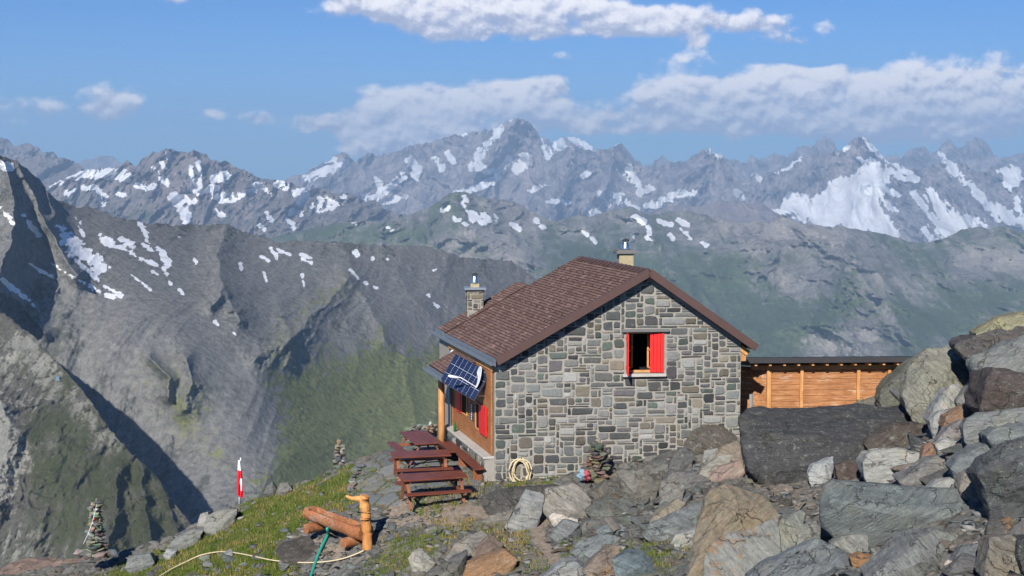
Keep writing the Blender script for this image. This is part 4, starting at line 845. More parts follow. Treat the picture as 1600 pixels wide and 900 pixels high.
# small shuttered windows in the cladding
def sidewin(u0, u1, v0, v1, su0, su1, lab):
    ta, za = onS(u1, v0, -.06); tb, zb = onS(u0, v1, -.06)
    tc_, td_ = sorted((onS(su0, v0, -.07)[0], onS(su1, v0, -.07)[0]))
    t0, t1 = sorted((ta, tb)); z0, z1 = sorted((za, zb)); z1 = max(z1, z0 + .5)
    wn = child(boxes('window', [beam(H(-.052, t0, (z0 + z1) / 2), H(-.052, t1, (z0 + z1) / 2), .02, z1 - z0)], M_DARK, None, 0))
    f_ = boxes('window_frame', [beam(H(-.07, t0, z0), H(-.07, t1, z0), .03, .05), beam(H(-.07, t0, z1), H(-.07, t1, z1), .03, .05), beam(H(-.07, t0, z0), H(-.07, t0, z1), .03, .05, DX), beam(H(-.07, t1, z0), H(-.07, t1, z1), .03, .05, DX)], M_ORANGE)
    f_.parent = wn
    child(boxes('shutter', [beam(H(-.09, tc_, (z0 + z1) / 2), H(-.09, td_, (z0 + z1) / 2), .035, z1 - z0 + .08)], M_RED, None, .006))['label'] = lab
sidewin(744, 750, 632, 668, 750, 761, 'red shutter below the solar panel')
sidewin(722, 730, 612, 644, 713, 721, 'red shutter beside the downpipe')
t0, za = onS(740, 632, -.06); t1, zb = onS(735, 655, -.06)
sgn = child(boxes('name_sign', [beam(H(-.062, min(t0, t1), (za + zb) / 2), H(-.062, max(t0, t1) + .02, (za + zb) / 2), .02, abs(za - zb))], M_BLACKM, None, .003))
sgn['label'] = 'narrow black sign with a column of pale marks'
L_ = []
for i in range(7):
    z = min(za, zb) + abs(za - zb) * (i + .7) / 7.6; tm = (t0 + t1) / 2; L_.append(beam(H(-.077, tm - .06 + .02 * (i % 2), z), H(-.077, tm + .05, z), .005, .035))
o = boxes('lettering', L_, M_WHITE, None, 0); o.parent = sgn
# downpipe
tp, zp = onS(704, 675, -.12)
V_, F_ = tube(smoothpts([H(sL + .02, tp, zL - .2), H(sL + .06, tp, zL - .34), H(-.14, tp, zL - .55), H(-.14, tp, 1.5), H(-.14, tp, .05)], 5), .05, 8)
child(add_mesh('downpipe', V_, F_, M_ZINC, None, True))
# porch roof and post beyond
ZP = 2.50
roofslope('porch_roof', -.82, ZP, .0, ZP + .45, 1.7, 3.98, hut, M_SHING, .07)
gutter(1.7, 3.98, -.82, ZP, hut, 'gutter', .13)
pb_ = H(-.5, 3.9, 0); gz0 = float(Gs(pb_.x, pb_.y))
V_, F_ = tube([H(-.5, 3.9, gz0 - .2), H(-.49, 3.9, 1.2), H(-.5, 3.9, ZP + .1)], .095, 10, rs=[.105, .095, .09])
child(add_mesh('porch_post', V_, F_, M_ORANGE, None, True))
# chimneys
def chimney(uc, vb, vt, wpx, Yc, stone, name, lab):
    cw_ = wpx / F * Yc; P = W(uc, vb, Yc); z1 = W(uc, vt, Yc).z; z0 = P.z - 1.2
    ca = Vector((P.x, P.y, 0)); mp = lambda q, out, sd: ca + (AX * q * (1 if sd == 0 else 0)) + Vector((0, 0, 0))
    o = child(boxes(name, [((ca.x, ca.y, (z0 + z1) / 2), (cw_ - .06, cw_ - .06, z1 - z0), Matrix((AX, Vector((0, 0, 1)).cross(AX), (0, 0, 1))).transposed())], M_MORTAR if stone else M_RENDER, None, .01)); o['label'] = lab
    ay = Vector((0, 0, 1)).cross(AX); h = cw_ / 2 - .03
    if stone:
        Vs, Fs, Cs = [], [], []
        pal = [(.13,.125,.10),(.17,.16,.135),(.23,.215,.18),(.10,.10,.09),(.20,.175,.13)]
        for (e1, nn, sd) in ((AX, -ay, 11), (ay, -AX, 12), (AX, ay, 13), (ay, AX, 14)):
            r_ = masonry(lambda s, z, oo, e1=e1, nn=nn: ca + e1 * s + nn * (h + oo) + Vector((0, 0, z)), -h, h, z0, z1, lambda s, z: True, (.07, .055), sd, pal, .3)
            b = len(Vs); Vs += r_[0]; Fs += [tuple(b + q for q in f) for f in r_[1]]; Cs += r_[2]
        s_ = stones_obj('stone_facing', (Vs, Fs, Cs), o)
    A3 = Matrix((AX, ay, (0, 0, 1))).transposed()
    cp_ = boxes('cap_slab', [((ca.x, ca.y, z1 + .035), (cw_ + .12, cw_ + .1, .07), A3)] + ([] if stone else [((ca.x, ca.y, z1 + .085), (cw_ + .04, cw_ + .04, .05), A3)]), M_CONC if not stone else M_ZINC, None, .01); cp_.parent = o
    zt = z1 + (.06 if stone else .11)
    if stone:
        b_ = boxes('chimney_neck', [((ca.x, ca.y, z1 + .12), (.26, .24, .12), A3)], M_RENDER, None, .01); b_.parent = o; zt = z1 + .18
    Vc, Fc = lathe((ca.x, ca.y, zt), [(.14, 0), (.145, .03), (.10, .17), (.085, .20), (.085, .22)], 14)
    c_ = add_mesh('flue_cowl', Vc, Fc, M_STEEL, None, True); c_.parent = o
    Vc, Fc = lathe((ca.x, ca.y, zt + .25), [(.095, 0), (.10, .02), (.02, .07)], 14)
    for k in range(4): tube([(ca.x + .075 * math.cos(k * 1.57), ca.y + .075 * math.sin(k * 1.57), zt + .21), (ca.x + .08 * math.cos(k * 1.57), ca.y + .08 * math.sin(k * 1.57), zt + .26)], .008, 5, True, Vc, Fc)
    c_ = add_mesh('flue_hat', Vc, Fc, M_BLACKM, None, False); c_.parent = o
pc = H(.35, TB + .75, 0)
chimney(742, 497, 452, 28, pc.y, True, 'chimney', 'rough stone chimney at the low eave')
pc = H(sA, TB * .62, 0)
chimney(977, 418, 396, 26, H(sA + 1.0, TB * .75, 0).y, False, 'chimney', 'plastered chimney behind the ridge')
child(boxes('eave_beam', [beam(H(WID + .02, .1, zr(WID) - .14), H(sR - .02, .1, zroof(sR) - TH - .12), .18, .16), beam(H(WID + .1, .05, zroof(WID) - TH - .35), H(WID + .1, 1.2, zroof(WID) - TH - .35), .14, .3)], M_ORANGE))
# bench plank along the long wall
bt1 = onS(695, 684, -.5)[0]; bench = thing('wall_bench', 'long red brown bench plank running along the timber side of the hut', 'bench', H(-.5, 2, .0))
zbn = onS(765, 742, -.32)[1]; zbn = min(max(zbn, .35), .55)
tb0 = onS(750, 744, -.6)[0]; print('BENCH', bt1, zbn, tb0)
t_a, t_b = -.15, min(max(bt1, 3.5), 6.5)
for nm, lst in (('seat', [beam(H(-.42, t_a, zbn), H(-.42, t_b, zbn), .28, .045)]), ):
    o = boxes(nm, lst, M_TABLE, None, .01); child(o, bench)
for tt in (t_a + .25, (t_a + t_b) / 2, t_b - .25): child(boxes('leg', [beam(H(-.42, tt, zbn - .03), H(-.42, tt, -.15), .24, .06, DX)], M_LEG, None, .006), bench)
# --- solar panel on its bracket (flat, real module) and the dish in front of it
pq = [(711, 553), (768, 583), (740, 626), (690, 596)]
P3 = []
YP = 35.25
for (u, v), dy in zip(pq, (.65, -.5, -.65, .5)): P3.append(W(u, v, YP + dy))
# make it a true rectangle: centre, the long edge, the short edge
cen = sum(P3, Vector()) / 4; e1 = ((P3[1] - P3[0]) + (P3[2] - P3[3])) / 2; e2 = ((P3[3] - P3[0]) + (P3[2] - P3[1])) / 2
print('PANEL', cen, e1.length, e2.length, e1.normalized().dot(e2.normalized()))
e2 = e2 - e1 * (e1.dot(e2) / e1.length_squared); nn = e1.cross(e2).normalized()
if nn.dot(NL) < 0: nn = -nn
def mat_panel():
    m, n, bs = new_mat('solar_cells'); tcn = n.node('ShaderNodeTexCoord').outputs['UV']
    at = n.node('ShaderNodeAttribute', attribute_name='puv').outputs['Color']
    br = n.node('ShaderNodeTexBrick', {'Vector': at, 'Color1': (.010, .018, .055, 1), 'Color2': (.014, .024, .07, 1), 'Mortar': (.62, .66, .72, 1), 'Scale': 1.0, 'Mortar Size': .012, 'Brick Width': 1.0, 'Row Height': 1.0}, offset=0.0)
    b2 = n.node('ShaderNodeTexBrick', {'Vector': n.mapping(at, (1, 4, 1)), 'Color1': (0, 0, 0, 1), 'Color2': (0, 0, 0, 1), 'Mortar': (1, 1, 1, 1), 'Scale': 1.0, 'Mortar Size': .03, 'Brick Width': 40.0, 'Row Height': 1.0}, offset=0.0)
    c = n.mix(n.m('MULTIPLY', b2.outputs[1], .22), br.outputs[0], (.35, .38, .42))
    n.l.new(c, bs.inputs['Base Color']); bs.inputs['Roughness'].default_value = .16; bs.inputs['Specular IOR Level'].default_value = .5
    return m
panel = thing('solar_panel', 'dark blue gridded solar panel tilted out below the eave of the hut', 'solar panel', cen)
nc1, nc2 = 8, 6
co = [cen + e1 * a + e2 * b + nn * .021 for a, b in ((-.5, -.5), (.5, -.5), (.5, .5), (-.5, .5))]
o = add_mesh('cell_glass', co, [(0, 1, 2, 3)], mat_panel(), None, False, {'puv': np.array([(0, 0, 0, 1), (nc1, 0, 0, 1), (nc1, nc2 / 2, 0, 1), (0, nc2 / 2, 0, 1)])}); fixn(o); child(o, panel)
A3 = Matrix((e1.normalized(), e2.normalized(), nn)).transposed()
l1, l2 = e1.length, e2.length
o = boxes('panel_frame', [(cen, (l1, l2, .036), A3), (cen + e1 * .5, (.02, l2 + .02, .05), A3), (cen - e1 * .5, (.02, l2 + .02, .05), A3), (cen + e2 * .5, (l1, .02, .05), A3), (cen - e2 * .5, (l1, .02, .05), A3)], M_BLACKM, None, .003); child(o, panel)
for a in (-.35, .35):
    b0 = cen + e1 * a + e2 * .42 - nn * .02; b1 = cen + e1 * a - e2 * .42 - nn * .02
    wz = b0.z - .05
    off = (b0 - C0).dot(Vector((AX.x, AX.y, 0)))
    wl_ = b0 - NL * (((b0 - H(-.06, 0, b0.z)).dot(NL)))
    child(boxes('bracket', [beam(b0, b1, .03, .03), beam(b0, Vector((wl_.x, wl_.y, b0.z - .02)), .03, .03)], M_STEEL, None, 0), panel)
M_WHT = M_WHITE
dish = thing('satellite_antenna', 'thin white dish on a bent white arm in front of the solar panel', 'antenna', cen + nn * .3)
def pp(u, v, off=.28):
    dx, dz = ray(u, v); d = Vector((float(dx), 1, float(dz))); o_ = Vector((0, 0, CZ)); k = (cen + nn * off - o_).dot(nn) / d.dot(nn); return o_ + d * k
def pY(u, v, Y): return W(u, v, Y)
Yd = cen.y - .45
a0, a1, a2, a3 = pY(768, 606, Yd + .7), pY(744, 605, Yd), pY(720, 590, Yd - .1), pY(706, 588, Yd - .1)
V_, F_ = tube([a0, a1, a2, a3], .014, 8); child(add_mesh('arm', V_, F_, M_WHT, None, True), dish)
V_, F_ = tube([pY(700, 587, Yd - .1), pY(704, 588, Yd - .1), pY(716, 590, Yd - .1)], .055, 10, rs=[.02, .04, .035]); child(add_mesh('receiver', V_, F_, M_WHT, None, True), dish)
# dish: shallow bowl seen nearly edge on
dc = pY(749, 590, Yd); dup_ = (pY(753, 572, Yd) - pY(744, 606, Yd)); rad = dup_.length / 2; dup_.normalize()
dn = (pY(706, 588, Yd) - dc).normalized(); dn = (dn - dup_ * dn.dot(dup_)).normalized(); dn = (dn + Vector((0, -.22, .0))).normalized(); dn = (dn - dup_ * dn.dot(dup_)).normalized(); dside = dn.cross(dup_)
V_, F_ = [], []; NR = 6; NS = 24
for side, zo in ((0, 0), (1, -.015)):
    for r_ in range(NR + 1):
        for k in range(NS):
            rr = rad * r_ / NR; a = 2 * math.pi * k / NS; V_.append(dc + (dup_ * math.cos(a) * 1.0 + dside * math.sin(a) * .92) * rr + dn * (.16 * rad * (r_ / NR) ** 2 + zo))
N1 = (NR + 1) * NS
for sb in (0, N1):
    for r_ in range(NR):
        for k in range(NS): k2 = (k + 1) % NS; F_.append((sb + r_ * NS + k, sb + r_ * NS + k2, sb + (r_ + 1) * NS + k2, sb + (r_ + 1) * NS + k))
for k in range(NS): k2 = (k + 1) % NS; F_.append((NR * NS + k, NR * NS + k2, N1 + NR * NS + k2, N1 + NR * NS + k))
child(add_mesh('dish', V_, F_, M_WHT, None, True), dish)
V_, F_ = tube(smoothpts([pY(766, 600, Yd + .6), pY(774, 603, Yd + .6), pY(776, 612, Yd + .6), pY(769, 614, Yd + .6), pY(762, 606, Yd + .6), pY(768, 600, Yd + .65)], 6), .014, 6); child(add_mesh('cable_loop', V_, F_, M_WHT, None, True), dish)

# ------------------------------------------------------------------ timber shed behind
def shed():
    Ys = 36.5
    P0 = W(1200, 642, Ys); P1 = W(1418, 642, Ys + .2); z0 = P0.z - .5; ztop = W(1300, 575, Ys).z
    ax = Vector((P1.x - P0.x, P1.y - P0.y, 0)); Lx = ax.length; ax.normalize(); ay = Vector((0, 0, 1)).cross(ax)
    s = thing('wooden_shed', 'low timber shed with flat dark roof between the hut and the boulders', 'shed', (P0.x, P0.y, z0))
    Lc = P0.copy(); Lc.z = 0
    def S(x, y, z): return Lc + ax * x + ay * y + Vector((0, 0, z))
    n = int((ztop - z0) / .15); bl = []
    for i in range(n):
        z = z0 + (ztop - z0) * (i + .5) / n; h = (ztop - z0) / n - .006; o_ = .012 * (i % 2)
        bl.append(beam(S(.06, -o_, z), S(Lx, -o_, z), .03, h))
    child(boxes('front_boards', bl, M_SHED, None, .004), s)
    bl = []; Pe = W(1150, 642, Ys + .45); d2 = Vector((Pe.x - P0.x, Pe.y - P0.y, 0))
    for i in range(n):
        z = z0 + (ztop - z0) * (i + .5) / n; h = (ztop - z0) / n - .006; o_ = Vector((0, 0, 0))
        bl.append(beam(S(0, .02, z), S(0, .02, z) + d2, .03, h))
    child(boxes('side_boards', bl, M_SHED, None, .004), s)
    for x in (0.02, 1.52, 2.62, Lx * .62, Lx * .88):
        pass
    for u in (1201, 1252, 1343, 1392):
        P = W(u, 610, Ys - .06); x = (P - Lc).dot(ax)
        if u == 1252: x = (W(1252, 610, Ys) - Lc).dot(ax)
        child(boxes('post', [beam(S(x, -.06, z0), S(x, -.06, ztop), .09, .09 if u != 1201 else .12, ax)], M_ORANGE, None, .006), s)
    child(boxes('wall_plate', [beam(S(-.5, -.06, ztop + .03), S(Lx + .1, -.06, ztop + .03), .12, .12)], M_ORANGE, None, .006), s)
    rt = W(1300, 566, Ys - .4).z
    for i in range(12):
        x = -.45 + (Lx + .4) * i / 11; child(boxes('rafter', [beam(S(x, -.42, rt - .05), S(x, 2.2, rt - .40), .07, .10)], M_ORANGE, None, .004), s)
    # dark sheet roof with a rolled edge
    child(boxes('roof', [beam(S(-.95, -.48, rt + .06), S(Lx + .42, -.48, rt + .06), .05, .15), ((S(Lx / 2 - .25, .95, rt - .10)), (Lx + 1.35, 2.87, .05), Matrix((ax, (ay + Vector((0, 0, -.135))).normalized(), ax.cross((ay + Vector((0, 0, -.135))).normalized()))).transposed())], M_BLACKM, None, .008), s)
    child(boxes('roof_seam', [beam(S(-.9 + (Lx + 1.3) * i / 12, -.46, rt + .12), S(-.9 + (Lx + 1.3) * i / 12, 2.3, rt - .25), .025, .035) for i in range(13)], M_BLACKM, None, 0), s)
    child(boxes('back_wall', [beam(S(0, 2.0, (z0 + ztop) / 2 - .2), S(Lx, 2.0, (z0 + ztop) / 2 - .2), .03, ztop - z0 - .4), beam(S(Lx, .05, (z0 + ztop) / 2 - .2), S(Lx, 2.0, (z0 + ztop) / 2 - .2), .03, ztop - z0 - .4)], M_SHED, None, 0), s)
shed()

# ------------------------------------------------------------------ picnic tables
def picnic(c, rot, L=1.75, lab='', proto=None):
    ca, sa = math.cos(rot), math.sin(rot); X = Vector((ca, sa, 0)); Yv = Vector((-sa, ca, 0))
    t = thing('picnic_table', lab, 'picnic table', c, 'stained picnic tables on the flagstone terrace')
    q = lambda x, y, z: X * x + Yv * y + Vector((0, 0, z))
    A3 = Matrix((X, Yv, (0, 0, 1))).transposed()
    def p(name, lst, mat, bev=.006):
        o = boxes(name, lst, mat, t, bev); return o
    p('tabletop', [(q(0, -.36 + .145 * i, .75), (L, .135, .04), A3) for i in range(6)], M_TABLE)
    for sg in (-1, 1): p('bench_seat', [(q(0, sg * .72 + e, .44), (L, .125, .04), A3) for e in (-.07, .07)], M_TABLE)
    for sx in (-1, 1):
        x = sx * (L / 2 - .22)
        p('cross_beam', [beam(q(x, -.8, .38), q(x, .8, .38), .045, .09), beam(q(x, -.36, .69), q(x, .36, .69), .045, .07)], M_LEG)
        for sg in (-1, 1): p('leg', [beam(q(x + .05 * sx, sg * .62, .0), q(x + .05 * sx, sg * .22, .72), .045, .09, X)], M_LEG)
    return t
T1 = WZ(676, 741, .65); T2 = WZ(657, 710, .65); T3 = WZ(657, 686, .65)
for P, r_, L_, lab in ((T1, R(16), 1.85, 'picnic table closest to the trough, its bench toward the bare dirt'), (T2, R(11), 1.75, 'middle picnic table between the other two tables'), (T3, math.atan2(DX.y, DX.x) + R(2), 2.1, 'picnic table standing end on beside the porch post')):
    g = float(Gs(P.x, P.y)); picnic((P.x, P.y, 0.0 + max(g, -.05)), r_, L_, lab).scale = (.87, .87, .87)
# ------------------------------------------------------------------ water trough, hoses, flag
def trough():
    A = WZ(483, 800, -.28); B = WZ(572, 832, -.34)
    t = thing('water_trough', 'hollowed orange log trough resting on two short logs', 'water trough', ((A.x + B.x) / 2, (A.y + B.y) / 2, -.8))
    d = (B - A); L = d.length; d.normalize(); sx_ = d.cross(Vector((0, 0, 1))).normalized(); up = sx_.cross(d)
    V_, F_ = [], []; n = 28; m_ = 26; rg = random.Random(2)
    for i in range(m_ + 1):
        f = i / m_; c = A + d * L * f; r_ = .185 + .04 * f + .008 * math.sin(f * 17)
        deep = .17 if .10 < f < .88 else 0
        for k in range(n):
            a = 2 * math.pi * k / n; x = math.cos(a) * r_; y = math.sin(a) * r_
            if deep and y > 0 and abs(x) < .125:
                y = .05 - deep * .55 * (1 - (abs(x) / .125) ** 4)
            elif deep and y > .12: y = .12
            elif y > .14: y = .14
            V_.append(c + sx_ * x * (1 + .02 * math.sin(k * 2.1 + i)) + up * y)
    for i in range(m_):
        for k in range(n): k2 = (k + 1) % n; F_.append((i * n + k, i * n + k2, (i + 1) * n + k2, (i + 1) * n + k))
    F_.append(tuple(range(n))[::-1]); F_.append(tuple(m_ * n + k for k in range(n)))
    m1 = mat_wood('peeled_trough_log', (.20, .07, .03), (.44, .18, .075), 2.5, 0, .6, (.32, .25, .19), .50)
    o = add_mesh('trough_log', V_, F_, m1, None, True); o.data.set_sharp_from_angle(angle=R(40)); child(o, t)
    mw, nw, bw = new_mat('still_water'); bw.inputs['Base Color'].default_value = (.05, .06, .045, 1); bw.inputs['Roughness'].default_value = .08
    c0, c1 = A + d * L * .12, A + d * L * .86
    child(add_mesh('water_surface', [c0 + sx_ * .12 + up * .015, c1 + sx_ * .12 + up * .015, c1 - sx_ * .12 + up * .015, c0 - sx_ * .12 + up * .015], [(0, 1, 2, 3)], mw, None, False), t)
    for f in (.13, .80):
        c = A + d * L * f - up * .30; w_ = .30 if f < .5 else .32
        V_, F_ = tube([c - sx_ * w_, c, c + sx_ * w_], .13, 14, rs=[.125, .13, .122]); o = add_mesh('support_log', V_, F_, m1, None, True); o.data.set_sharp_from_angle(angle=R(50)); child(o, t)
    # spout post
    m2 = mat_wood('peeled_orange_post', (.42, .17, .05), (.66, .34, .12), 2.5, 2, .5)
    Yp = B.y - .18; z0 = float(Gs(B.x, Yp)) - .1
    Q = [W(574, 858, Yp), W(574, 842, Yp), W(573, 825, Yp), W(571, 810, Yp), W(572, 800, Yp), W(570, 790, Yp), W(569, 780, Yp), W(570, 774, Yp)]
    sp = thing('spout_post', 'knotty yellow wooden post with a side branch spout at the trough end', 'spout post', (Q[0].x, Q[0].y, Q[0].z))
    V_, F_ = tube(smoothpts(Q, 4), .11, 14, rs=[.115 * (1 + .04 * math.sin(i * 1.1) + (.14 if i in (12, 20) else 0)) for i in range(len(smoothpts(Q, 4)))])
    o = add_mesh('post', V_, F_, m2, None, True); o.data.set_sharp_from_angle(angle=R(55)); child(o, sp)
    Q2 = [W(567, 782, Yp), W(560, 779, Yp), W(551, 779, Yp + .05), W(541, 775, Yp + .1)]
    sq = smoothpts(Q2, 4); V_, F_ = tube(sq, .05, 10, rs=[.085 - .055 * i / (len(sq) - 1) for i in range(len(sq))]); child(add_mesh('spout', V_, F_, m2, None, True), sp)
trough()
def ground_line(name, px, r_, mat, label, cat, lift=.02, first=None):
    pts = []
    for i in range(len(px) - 1):
        for k in range(8):
            f = k / 8; pts.append((px[i][0] + (px[i+1][0] - px[i][0]) * f, px[i][1] + (px[i+1][1] - px[i][1]) * f))
    pts.append(px[-1]); sm = smoothpts([Vector((a, b, 0)) for a, b in px], 10); P = []
    for q in sm: g = GI(q.x, q.y, r_ + lift); P.append(g)
    if first is not None: P = [first] + P
    V_, F_ = tube(P, r_, 8); o = add_mesh(name, V_, F_, mat, None, True); return tag(o, label, cat)
ground_line('garden_hose', [(513,834),(509,842),(504,852),(499,863),(494,876),(489,890),(484,905)], .035, M_GREEN, 'turquoise green hose hanging from the log trough', 'hose', .05, WZ(511, 826, -.42))
ground_line('garden_hose', [(240,906),(268,889),(290,878),(312,868),(335,863),(352,862),(375,865),(400,870),(430,876),(470,879),(505,878),(535,873),(560,864),(572,858)], .016, M_HOSE, 'thin pale hose snaking over the turf to the trough', 'hose', .05)
def coil():
    c = onT(813, 736, -.09); V_, F_ = [], []; rg = random.Random(5)
    t = thing('hose_coil', 'coiled beige hose hung low on the stone gable wall', 'hose', H(c[0], -.1, c[1]))
    P = []
    for i in range(5 * 20 + 1):
        a = 2 * math.pi * i / 20 + .5; k = i / 20; wob = .03 * math.sin(k * 2.3 + 1); rx, rz = .21 + .03 * math.sin(k * 1.9), .33 + .04 * math.sin(k * 2.7 + .5)
        sx_ = c[0] + .02 * math.sin(k * 3) + .05 * math.sin(k * 1.3) + rx * math.sin(a); P.append(H(sx_, -.10 - .012 * k - .02 * math.sin(a), c[1] - .02 + .33 - rz + rz * math.cos(a) * 1.0 - wob))
    V_, F_ = tube(P, .021, 7); child(add_mesh('hose', V_, F_, M_HOSE, None, True), t)
    V_, F_ = tube([H(c[0], -.0, c[1] + .32), H(c[0], -.16, c[1] + .33), H(c[0], -.18, c[1] + .37)], .012, 6); child(add_mesh('hook', V_, F_, M_BLACKM, None, True), t)
coil()
def flag():
    Yf = 38.3; b = W(374, 788, Yf); tp = W(376, 715, Yf)
    t = thing('flag_pole', 'white pole with a furled red and white flag at the edge of the slope', 'flag', b)
    V_, F_ = tube([b, (b + tp) / 2, tp], .022, 8, rs=[.028, .024, .016]); child(add_mesh('pole', V_, F_, M_WHITE, None, True), t)
    # limp cloth: a folded hanging strip; the white cross lies across the folds
    m, n, bs = new_mat('flag_cloth'); at = n.node('ShaderNodeAttribute', attribute_name='fuv').outputs['Color']; s = n.node('ShaderNodeSeparateColor', {0: at})
    x, y = s.outputs[0], s.outputs[1]
    top = n.m('LESS_THAN', y, .28); cr = n.m('MAXIMUM', n.m('MULTIPLY', n.m('LESS_THAN', n.m('ABSOLUTE', n.m('SUBTRACT', x, .72)), .10), n.m('LESS_THAN', n.m('ABSOLUTE', n.m('SUBTRACT', y, .66)), .17)), n.m('MULTIPLY', n.m('LESS_THAN', n.m('ABSOLUTE', n.m('SUBTRACT', x, .66)), .28), n.m('LESS_THAN', n.m('ABSOLUTE', n.m('SUBTRACT', y, .60)), .05)))
    c = n.mix(n.m('MAXIMUM', top, cr), (.66, .015, .03), (.82, .82, .84)); n.l.new(c, bs.inputs['Base Color']); bs.inputs['Roughness'].default_value = .8
    V_, F_, A_ = [], [], []; NX, NY = 22, 30
    for j in range(NY + 1):
        y = j / NY; zc = tp.z - .06 - y * 1.0; wd = .03 + .15 * min(1, y * 1.7) - .03 * max(0, y - .85) / .15
        for i in range(NX + 1):
            x = i / NX; ph = x * 15 + y * 2; px_ = (x - .35) * wd * 1.15 + .018 * math.cos(ph); py_ = .055 * math.sin(ph) * (.4 + y)
            V_.append(Vector((b.x + .02 + px_, b.y - .04 + py_ - .03, zc - .12 * x * y))); A_.append((x, y, 0, 1))
    for j in range(NY):
        for i in range(NX): F_.append((j * (NX + 1) + i, j * (NX + 1) + i + 1, (j + 1) * (NX + 1) + i + 1, (j + 1) * (NX + 1) + i))
    child(add_mesh('flag_cloth', V_, F_, m, None, True, {'fuv': np.array(A_)}), t)
flag()
# ------------------------------------------------------------------ rocks
def mat_rock():
    m, n, bs = new_mat('schist_rock')
    tcn = n.node('ShaderNodeTexCoord').outputs['Object']; oi = n.node('ShaderNodeObjectInfo'); rnd = oi.outputs['Random']
    loc = n.node('ShaderNodeVectorMath', {0: tcn, 1: n.node('ShaderNodeCombineXYZ', {0: n.m('MULTIPLY', rnd, 37.0), 1: n.m('MULTIPLY', rnd, 91.0), 2: n.m('MULTIPLY', rnd, 53.0)}).outputs[0]}, operation='ADD').outputs[0]
    rot = n.node('ShaderNodeVectorRotate', {'Vector': loc, 'Axis': (.3, 1, .2), 'Angle': n.m('MULTIPLY_ADD', rnd, 1.8, -.9)}, rotation_type='AXIS_ANGLE').outputs[0]
    strat = n.noise(n.mapping(rot, (1.2, 1.2, 9)), 2.0, 8, .7, .5); st2 = n.noise(n.mapping(rot, (2.5, 2.5, 22)), 3.0, 6, .7, .3)
    blot = n.noise(rot, 1.3, 6, .65); fine = n.noise(rot, 26, 5, .75); sp_ = n.noise(rot, 70, 2, .6); mid = n.noise(rot, 7, 6, .7)
    base = oi.outputs['Color']; rust = oi.outputs['Alpha']
    f = n.m('ADD', n.m('MULTIPLY_ADD', strat, 1.7, -.15), n.m('MULTIPLY_ADD', st2, 1.2, -.45)); f = n.m('ADD', f, n.m('MULTIPLY_ADD', fine, 1.1, -.45))
    f = n.m('MAXIMUM', f, .25)
    c = n.mix(1.0, base, n.node('ShaderNodeCombineColor', {0: f, 1: f, 2: f}).outputs[0], 'MULTIPLY')
    c = n.mix(n.m('MULTIPLY', n.ss(blot, .5, .7), .45), c, n.mix(1.0, c, (1.5, 1.25, .95), 'MULTIPLY'))
    c = n.mix(n.m('MULTIPLY', n.ss(n.m('ADD', n.m('MULTIPLY', mid, .6), n.m('MULTIPLY', blot, .4)), .50, .60), .5), c, n.mix(1.0, c, (.75, .95, .9), 'MULTIPLY'))
    # rust: alpha 1 = none, lower = more
    rm = n.ss(n.m('ADD', n.m('ADD', n.m('MULTIPLY', blot, .6), n.m('MULTIPLY', mid, .4)), n.m('SUBTRACT', 1.0, rust)), .66, .74)
    c = n.mix(n.m('MULTIPLY', rm, .85), c, n.mix(fine, (.14, .065, .025), (.34, .19, .085)))
    vor = n.node('ShaderNodeTexVoronoi', {'Vector': n.mapping(n.node('ShaderNodeVectorMath', {0: rot, 1: n.node('ShaderNodeVectorMath', {0: n.noise(rot, 2.5, 4, .6, out=1), 1: (.6, .6, .6)}, operation='MULTIPLY').outputs[0]}, operation='ADD').outputs[0], (.7, .7, 2.2)), 'Scale': 1.3}, feature='DISTANCE_TO_EDGE').outputs[0]
    crack = n.m('MULTIPLY', n.ss(vor, .0, .022, 1.0, 0.0), n.ss(blot, .42, .55))
    c = n.mix(n.m('MULTIPLY', crack, .8), c, (.02, .02, .018))
    # pale lichen specks and quartz flecks
    c = n.mix(n.m('MULTIPLY', n.ss(n.m('ADD', n.m('MULTIPLY', sp_, .5), n.m('MULTIPLY', mid, .5)), .56, .63), .55), c, (.42, .43, .36))
    c = n.mix(n.m('MULTIPLY', n.ss(n.m('ADD', n.m('MULTIPLY', st2, .7), n.m('MULTIPLY', mid, .3)), .66, .70), .8), c, (.62, .60, .56))
    n.l.new(c, bs.inputs['Base Color']); bs.inputs['Roughness'].default_value = .8; bs.inputs['Specular IOR Level'].default_value = .28
    n.l.new(n.node('ShaderNodeBump', {'Height': n.m('SUBTRACT', n.m('ADD', n.m('ADD', strat, n.m('MULTIPLY', st2, .6)), n.m('MULTIPLY', fine, .35)), n.m('MULTIPLY', crack, .5)), 'Strength': .9, 'Distance': .035}).outputs[0], bs.inputs['Normal'])
    return m
M_ROCK = mat_rock()
from mathutils import noise as mn
